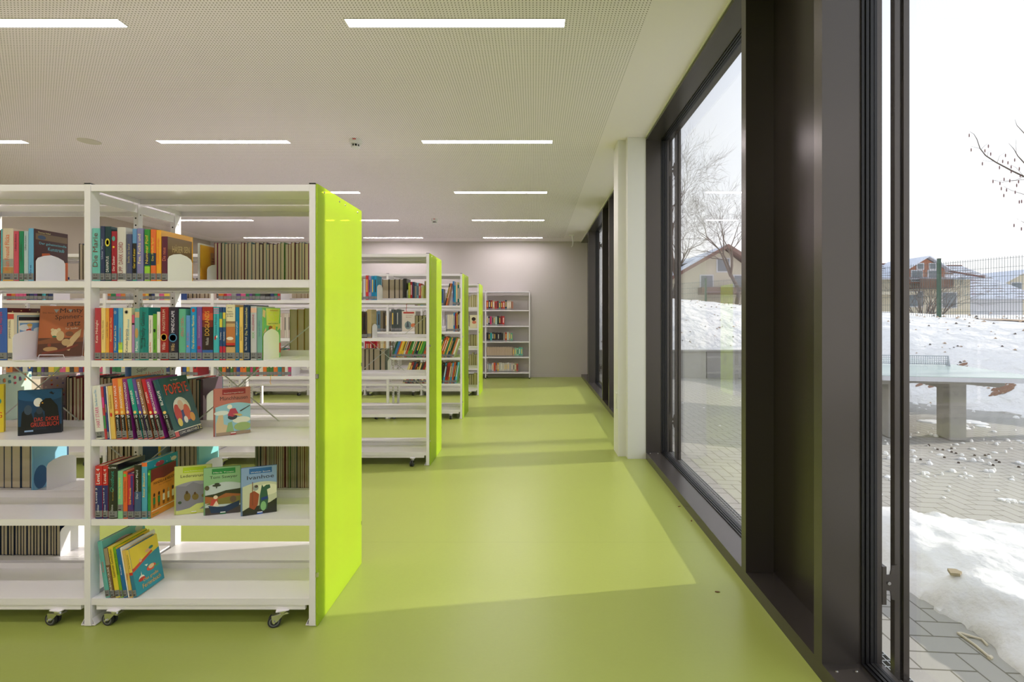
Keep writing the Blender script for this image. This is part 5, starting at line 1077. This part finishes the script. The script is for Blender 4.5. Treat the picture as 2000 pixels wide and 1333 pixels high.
end_book(px2x(318, 411), 2.34, LV[2], .012, .15, .21, (222, 190, 60), [('r', 0, 0, 1, 1, (150, 170, 190))], 'yellow spined book in the rear row behind the turquoise one')
# wide landscape book standing behind the leaning comics
end_book(-1.779, 2.168, LV[3], .027, .21, .285, (46, 98, 170), [('r', 0, 0, 1, 1, (206, 212, 196)), ('t', 'Super', .14, .85, .44, .93, (40, 40, 50), .02), ("t", "Hannon's", .40, .77, .92, .86, (196, 70, 60), .03)], 'tall blue spined book with pale Super cover behind the comics')

# ------------------------------------------------------------------ books on the further bookcases (one mesh each)
SM = {}
def simple_mesh(c, tc_, lab, page):
    k = (c, tc_, lab)
    if k in SM: return SM[k]
    m = MB(); M = cloth(c)
    pr = [(0, 1), (0, .03), (.2, .008), (.5, 0), (.8, .008), (1, .03), (1, 1), (.90, 1), (.90, .05), (.10, .05), (.10, 1)]
    m.prism(pr, 0, 1, 'z', M); m.box(.1, .9, .05, .98, .012, .985, page)
    if lab: m.prism([(.02, .02), (.2, .004), (.5, -.004), (.8, .004), (.98, .02), (.98, .03), (.02, .03)], .03, .15, 'z', M_LABEL)
    if tc_: m.box(.34, .66, -.006, .002, .32, .84, ink(tc_))
    o = m.build('book'); SM[k] = o.data; bpy.data.objects.remove(o); return SM[k]
CNT = {}
STUFF = []
def gen_row(yf, z, X0, X1, n, pal, rown, rnd, h=(.19, .235), w=.15, rear=False, tilt=0, stuff=False, lab=True, look='book', tcol=True, cat='book', fixed=False):
    ts = [rnd.uniform(.65, 1.35) if not fixed else 1 for _ in range(n)]; k = (X1-X0)/sum(ts); x = X0
    sh = math.sin(abs(tilt))
    for i in range(n):
        t = ts[i]*k; c = tuple(rnd.choice(pal)) if not fixed else tuple(pal[i % len(pal)])
        tc_ = rnd.choice([(235, 230, 220), (235, 200, 90), (30, 30, 35), None]) if tcol else None
        hh = rnd.uniform(*h); ww = w*rnd.uniform(.88, 1.02)
        me = simple_mesh(c, tc_, lab and not rear, M_PAGE)
        o = bpy.data.objects.new('book', me)
        if stuff: STUFF.append((me, (x+t, yf+ww, z+EPS, PI) if rear else (x, yf, z+EPS+t*math.sin(tilt), 0), (t-.0007, ww, hh), tilt))
        else:
            COL.objects.link(o); o.scale = ((t-.0007)*math.cos(tilt), ww, hh)
            if rear: o.location = (x+t, yf+ww, z+EPS); o.rotation_euler = (0, 0, PI)
            elif tilt > 0: o.location = (x+t, yf, z+EPS+t*math.sin(tilt)*0); o.rotation_euler = (0, tilt, 0); o.location.x = x; o.location.z = z+EPS+t*math.cos(tilt)*math.sin(tilt)
            else: o.location = (x, yf, z+EPS)
            o.name = look if look in ('magazine', 'binder') else 'book'
            tag(o, '%s %s, %s in line, %s' % (cname(c), look, ordn(n-i), rown), look if look in ('magazine', 'binder') else 'book', 'books on the further shelves')
        if stuff: bpy.data.objects.remove(o)
        x += t
MIX = [(40, 80, 150), (30, 30, 36), (180, 40, 50), (45, 60, 110), (40, 120, 80), (60, 60, 66), (200, 120, 60), (150, 150, 155), (205, 205, 200), (210, 90, 140), (60, 160, 180), (225, 190, 80), (110, 60, 50), (150, 170, 60), (90, 60, 130)]
BRT = [(226, 120, 50), (190, 40, 50), (230, 190, 60), (40, 140, 150), (60, 60, 70), (200, 60, 120), (225, 222, 214), (70, 120, 60), (40, 70, 150), (160, 100, 60)]
def PXs(p, s): return (p-CX)/s
S2 = F/4.2; Y2 = 4.2
rn = random.Random(17)
# second bookcase, bay beside its panel
gen_row(Y2, LV[5], PXs(645, S2), PXs(714, S2), 9, [(205, 205, 210), (60, 60, 90), (150, 140, 120), (40, 50, 96)], 'top row of second bookcase', rn, h=(.175, .19))
gen_row(Y2, LV[5], PXs(714, S2), PXs(736, S2), 4, [(196, 50, 52), (150, 140, 190), (30, 130, 180), (28, 140, 186)], 'at the bookend of second bookcase top row', rn, h=(.20, .212), fixed=True)
bookend(PXs(736.5, S2), Y2, LV[5], .15, .135, 'cream bookend on the top shelf of the second bookcase')
s2r = F/4.55; y2r = 4.55
gen_row(y2r, LV[5], PXs(746, s2r), PXs(787, s2r), 4, [(70, 60, 50)], 'thick tomes on top shelf of second bookcase', rn, h=(.198, .202), w=.125, rear=True, lab=False)
gen_row(4.46, LV[5], PXs(787.5, F/4.46), PXs(794, F/4.46), 1, [(34, 32, 30)], 'past the thick tomes of second bookcase', rn, h=(.20, .20), tcol=False)
bookend(PXs(795, F/4.46), 4.46, LV[5], .11, .11, 'slim white bookend beside the black cover on second bookcase', slim=True)
gen_row(4.47, LV[5], PXs(797, F/4.47), PXs(826, F/4.47), 7, [(170, 200, 60), (190, 44, 54), (40, 60, 110), (150, 140, 130), (120, 170, 200), (200, 60, 70), (190, 180, 170)], 'short books on top shelf of second bookcase', rn, h=(.13, .18), fixed=True)
gen_row(y2r, LV[5], PXs(829, s2r), PXs(843, s2r), 1, [(110, 80, 40)], 'single tome on top shelf of second bookcase', rn, h=(.185, .185), w=.12, rear=True)
gen_row(Y2, LV[4], PXs(660, S2), PXs(717, S2), 5, [(50, 34, 28), (70, 48, 36), (60, 44, 34)], 'dark volumes on second shelf of second bookcase', rn, h=(.20, .225))
gen_row(Y2, LV[4], PXs(717, S2), PXs(725, S2), 1, [(180, 160, 110)], 'sand coloured end volume on second shelf of second bookcase', rn, h=(.24, .24), tcol=False)
bookend(PXs(727, S2), Y2, LV[4], .13, .12, 'slim white bookend beside the sand coloured volume', slim=True)
gen_row(y2r, LV[4], PXs(810, s2r), PXs(845, s2r), 4, [(40, 40, 30)], 'thick green lit tomes on second shelf of second bookcase', rn, h=(.188, .192), w=.125, rear=True)
gen_row(y2r, LV[3], PXs(700, s2r), PXs(753, s2r), 5, [(70, 50, 46), (40, 60, 50)], 'thick tomes on middle shelf of second bookcase', rn, h=(.20, .205), w=.125, rear=True)
bookend(PXs(757, F/4.46), 4.46, LV[3], .11, .12, 'slim white bookend beside thick tomes on the middle shelf', slim=True)
gen_row(y2r, LV[3], PXs(832, s2r), PXs(844, s2r), 1, [(180, 190, 60)], 'lone tome at the post of second bookcase middle shelf', rn, h=(.20, .20), w=.125, rear=True)
# second bookcase, further bays seen through the front one
bx = lambda b: (PX-PITCH*b+.02, PX-PITCH*(b-1)-.02)      # x range of bay b (1 = beside the panel)
gen_row(Y2, LV[5], PXs(426, S2), PXs(547, S2), 15, MIX, 'top row in second bay of second bookcase', rn, stuff=True)
bookend(PXs(548, S2), Y2, LV[5], .15, .14, 'white bookend in the second bay of the second bookcase top row')
gen_row(y2r, LV[5], PXs(570, s2r), PXs(640, s2r), 9, [(150, 110, 60), (190, 170, 140)], 'top rear row in second bay of second bookcase', rn, rear=True, w=.125, stuff=True)
gen_row(Y2, LV[3], PXs(426, S2), PXs(568, S2), 21, BRT, 'middle row in second bay of second bookcase', rn, stuff=True)
bookend(PXs(569, S2), Y2, LV[3], .15, .15, 'white bookend in the second bay of the second bookcase middle row')
gen_row(Y2, LV[4], PXs(544, S2), PXs(604, S2), 14, [(206, 186, 176), (190, 160, 150), (214, 206, 196)], 'pale magazines on second shelf of second bookcase', rn, h=(.20, .21), w=.14, look='magazine', lab=False)
gen_row(Y2, LV[5], PXs(209, S2), PXs(342, S2), 16, MIX, 'top row in third bay of second bookcase', rn, stuff=True)
gen_row(y2r, LV[5], PXs(360, s2r), PXs(424, s2r), 8, [(120, 100, 80), (60, 60, 60)], 'top rear row in third bay of second bookcase', rn, rear=True, w=.125, stuff=True)
gen_row(Y2, LV[3], PXs(218, S2), PXs(386, S2), 20, MIX, 'middle row in third bay of second bookcase', rn, stuff=True)
gen_row(Y2, LV[5], PXs(6, S2), PXs(103, S2), 13, MIX, 'top row in fourth bay of second bookcase', rn, stuff=True)
bookend(PXs(104, S2), Y2, LV[5], .15, .14, 'white bookend in the fourth bay of the second bookcase')
gen_row(Y2, LV[3], PXs(11, S2), PXs(200, S2), 20, MIX, 'middle row in fourth bay of second bookcase', rn, stuff=True)
# third bookcase
S3 = F/6.13; Y3 = 6.13
gen_row(Y3, LV[5], PXs(810, S3), PXs(866, S3), 12, MIX, 'top row of third bookcase', rn, h=(.17, .23), stuff=True)
gen_row(Y3, LV[5], PXs(868, S3), PXs(873, S3), 2, [(28, 28, 32), (226, 120, 50)], 'slanting pair, top row of third bookcase', rn, h=(.27, .28), tilt=.22, fixed=True, lab=False)
gen_row(Y3, LV[5], PXs(884, S3), PXs(900, S3), 5, [(40, 110, 180), (40, 150, 170), (225, 200, 180), (36, 104, 96), (222, 220, 214)], 'at the post, top row of third bookcase', rn, h=(.20, .31), fixed=True)
gen_row(Y3, LV[4], PXs(764, S3), PXs(784, S3), 4, [(36, 76, 80), (60, 66, 60), (110, 60, 40), (70, 80, 80)], 'dark books on second shelf of third bookcase', rn, h=(.25, .28), stuff=True)
o = book(.012, .17, .25, (90, 120, 140), label=False, art=[('r', 0, 0, 1, 1, (214, 206, 192)), ('r', .1, .88, .9, .96, (176, 60, 50)), ('e', .45, .3, .25, .2, (120, 140, 140)), ('p', [(.3, .2), (.42, .55), (.55, .2)], (70, 80, 90)), ('e', .85, .3, .2, .1, (206, 120, 80)), ('t', 'Die perfekte', .3, .76, .8, .80, (120, 70, 50)), ('t', 'Bauzeit', .3, .68, .7, .72, (150, 60, 40))])
o.matrix_world = Matrix.Translation((PXs(784.5, S3), Y3, LV[4]+EPS)) @ Matrix(((0, 1, 0, 0), (-1, 0, 0, .012), (0, 0, 1, 0), (0, 0, 0, 1))); tag(o, 'white book face out with dark spire picture on the third bookcase', 'book')
gen_row(Y3, LV[4], PXs(870.5, S3), PXs(885.5, S3), 5, [(150, 150, 165), (222, 214, 196), (216, 206, 186), (220, 210, 190), (212, 204, 184)], 'cream set on second shelf of third bookcase', rn, h=(.205, .21), fixed=True, tcol=False)
gen_row(Y3, LV[4], PXs(885.5, S3), PXs(900, S3), 5, [(30, 130, 190), (150, 36, 60), (180, 120, 50), (60, 50, 50), (220, 220, 210)], 'colourful end of second shelf of third bookcase', rn, h=(.20, .25), fixed=True)
gen_row(Y3, LV[4], PXs(706, S3), PXs(757, S3), 11, [(50, 80, 110), (120, 110, 90), (205, 175, 70), (110, 170, 205), (60, 50, 40), (90, 120, 140)], 'second shelf, second bay of third bookcase', rn, h=(.20, .26), stuff=True)
gen_row(Y3, LV[3], PXs(764, S3), PXs(862, S3), 24, [(40, 110, 70), (226, 190, 60), (60, 120, 180), (30, 40, 60), (200, 90, 50), (80, 160, 60), (220, 215, 200), (150, 60, 50)], 'leaning comics on middle shelf of third bookcase', rn, h=(.25, .29), w=.2, tilt=.33, stuff=True)
gen_row(Y3, LV[3], PXs(862.5, S3), PXs(886, S3), 7, [(226, 150, 60), (40, 130, 90), (206, 170, 90), (30, 60, 110), (60, 110, 50), (206, 120, 80), (235, 235, 225)], 'leaning comics near the post, middle shelf of third bookcase', rn, h=(.24, .26), w=.2, tilt=.33, fixed=True)
gen_row(Y3, LV[3], PXs(712, S3), PXs(737, S3), 8, [(170, 26, 44), (186, 30, 50)], 'scarlet set on middle shelf of third bookcase', rn, h=(.2, .2), stuff=True)
gen_row(Y3, LV[3], PXs(737, S3), PXs(757, S3), 9, [(214, 206, 180), (206, 190, 160), (180, 120, 90)], 'pale magazines on middle shelf of third bookcase', rn, h=(.2, .2), look='magazine')
gen_row(Y3, LV[2], PXs(786, S3), PXs(862, S3), 18, [(34, 30, 34), (150, 36, 40), (40, 60, 90), (170, 70, 50), (226, 210, 150), (60, 140, 200), (50, 50, 50)], 'leaning dark comics on fourth shelf of third bookcase', rn, h=(.24, .28), w=.2, tilt=.33, stuff=True)
gen_row(Y3, LV[2], PXs(864, S3), PXs(891, S3), 8, [(50, 160, 200), (160, 50, 40), (176, 40, 44), (180, 130, 50), (50, 140, 200), (200, 96, 50), (60, 60, 66), (90, 190, 220)], 'leaning comics near the post, fourth shelf of third bookcase', rn, h=(.24, .27), w=.2, tilt=.16, fixed=True)
# fourth bookcase: page edges outward, yellow panel light put into cover colours
s4r = F/8.22
for lv in (5, 4, 3, 2, 1):
    gen_row(8.22, LV[lv], PXs(916, s4r), PXs(939, s4r), 5, [(70, 60, 30), (150, 140, 50)], ['', 'bottom', 'fourth', 'middle', 'second', 'top'][lv]+' shelf of fourth bookcase', rn, h=(.185, .23), w=.125, rear=True, look='tome', stuff=True)
o = book(.012, .17, .21, (206, 206, 170), label=False, art=[('r', 0, 0, 1, 1, (222, 216, 176)), ('e', .35, .7, .2, .14, (50, 36, 30)), ('e', .4, .45, .2, .12, (206, 120, 90))])
o.matrix_world = Matrix.Translation((PXs(917.5, F/7.99), 7.99, LV[4]+EPS)) @ Matrix(((0, 1, 0, 0), (-1, 0, 0, .012), (0, 0, 1, 0), (0, 0, 0, 1))); tag(o, 'cream picture book face out on the fourth bookcase', 'book')
# shelf on the end wall
YW = 10.14; SW = F/YW
def wrow(lv, p0, p1, pal, rown, h, fixed=True, look='book', lab=True): gen_row(YW, WLV[lv], PXs(p0, SW), PXs(p1, SW), len(pal), pal, rown, rn, h=h, w=.15, fixed=fixed, look=look, lab=lab)
wrow(5, 949.8, 1002.3, [(190, 60, 50), (36, 60, 54), (150, 40, 48), (190, 170, 130), (196, 60, 50), (130, 34, 40), (70, 130, 110), (150, 36, 44), (190, 70, 40), (50, 66, 90), (206, 190, 170), (196, 180, 160), (160, 110, 90)], 'top row on the end wall shelf', (.17, .20))
wrow(4, 949.8, 985, [(206, 200, 200), (40, 36, 50), (196, 50, 110), (140, 130, 120), (150, 140, 136), (180, 206, 190), (36, 60, 50), (110, 40, 36), (130, 30, 36), (206, 50, 40)], 'second row on the end wall shelf', (.18, .205))
wrow(3, 950, 1001, [(30, 26, 28), (34, 28, 30), (50, 170, 170), (36, 28, 30), (30, 26, 30), (44, 38, 40), (30, 26, 26), (36, 34, 40), (28, 26, 30), (150, 140, 130), (176, 50, 50), (190, 206, 190), (160, 150, 140), (90, 170, 140)], 'middle row on the end wall shelf', (.17, .195))
gen_row(YW, WLV[2], PXs(950, SW), PXs(1000.5, SW), 10, [(190, 168, 148)], 'fourth row on the end wall shelf', rn, h=(.2, .2), w=.15, fixed=True, look='binder', lab=True, tcol=False)
wrow(2, 1001, 1021, [(176, 150, 130), (130, 186, 160), (150, 200, 176), (90, 170, 150), (100, 176, 160)], 'past the binders on the end wall shelf', (.175, .2))
wrow(1, 950.5, 1012, [(150, 140, 136), (150, 170, 180), (140, 150, 160), (206, 190, 200), (206, 80, 50), (120, 90, 130), (206, 160, 60), (190, 190, 180), (200, 198, 188), (206, 200, 190), (196, 190, 180), (190, 186, 186), (206, 200, 200), (180, 180, 186), (190, 170, 170), (200, 196, 190), (170, 160, 110), (196, 80, 80)], 'bottom row on the end wall shelf', (.17, .21))
# ribbons hanging from shelves
for (px, py, yy, c, lab, ln) in ((530, 736, 4.195, (235, 180, 60), 'narrow amber ribbon bookmark hanging over a shelf edge', .065), (804.5, 597, 4.47, (196, 50, 46), 'narrow red ribbon bookmark hanging below the top shelf', .06)):
    p = at(px, py, yy); m = MB(); m.tube([(0, .02, .01), (0, -.002, .004), (.002, -.004, -.02), (-.002, -.004, -.045), (.006, -.004, -ln)], .0022, mat('ribbon', c, .6), 5)
    tag(m.build('ribbon_bookmark', loc=(p.x, yy-.012 if yy < 4.3 else yy-.19, p.z)), lab, 'bookmark')
# the small remainder seen only through gaps
if STUFF:
    m = MB()
    for me, (x, y, z, rz), (sx_, sy_, sz_), tl in STUFF:
        T = Matrix.Translation((x, y, z)) @ Matrix.Rotation(rz, 4, 'Z') @ Matrix.Rotation(tl, 4, 'Y') @ Matrix.Diagonal((sx_, sy_, sz_, 1))
        for poly in me.polygons:
            m.add([me.vertices[i].co for i in poly.vertices], [tuple(range(len(poly.vertices)))], me.materials[poly.material_index], T)
    tag(m.build('books'), 'assorted small books glimpsed through gaps on the second, third and fourth bookcases', 'book', kind='stuff')
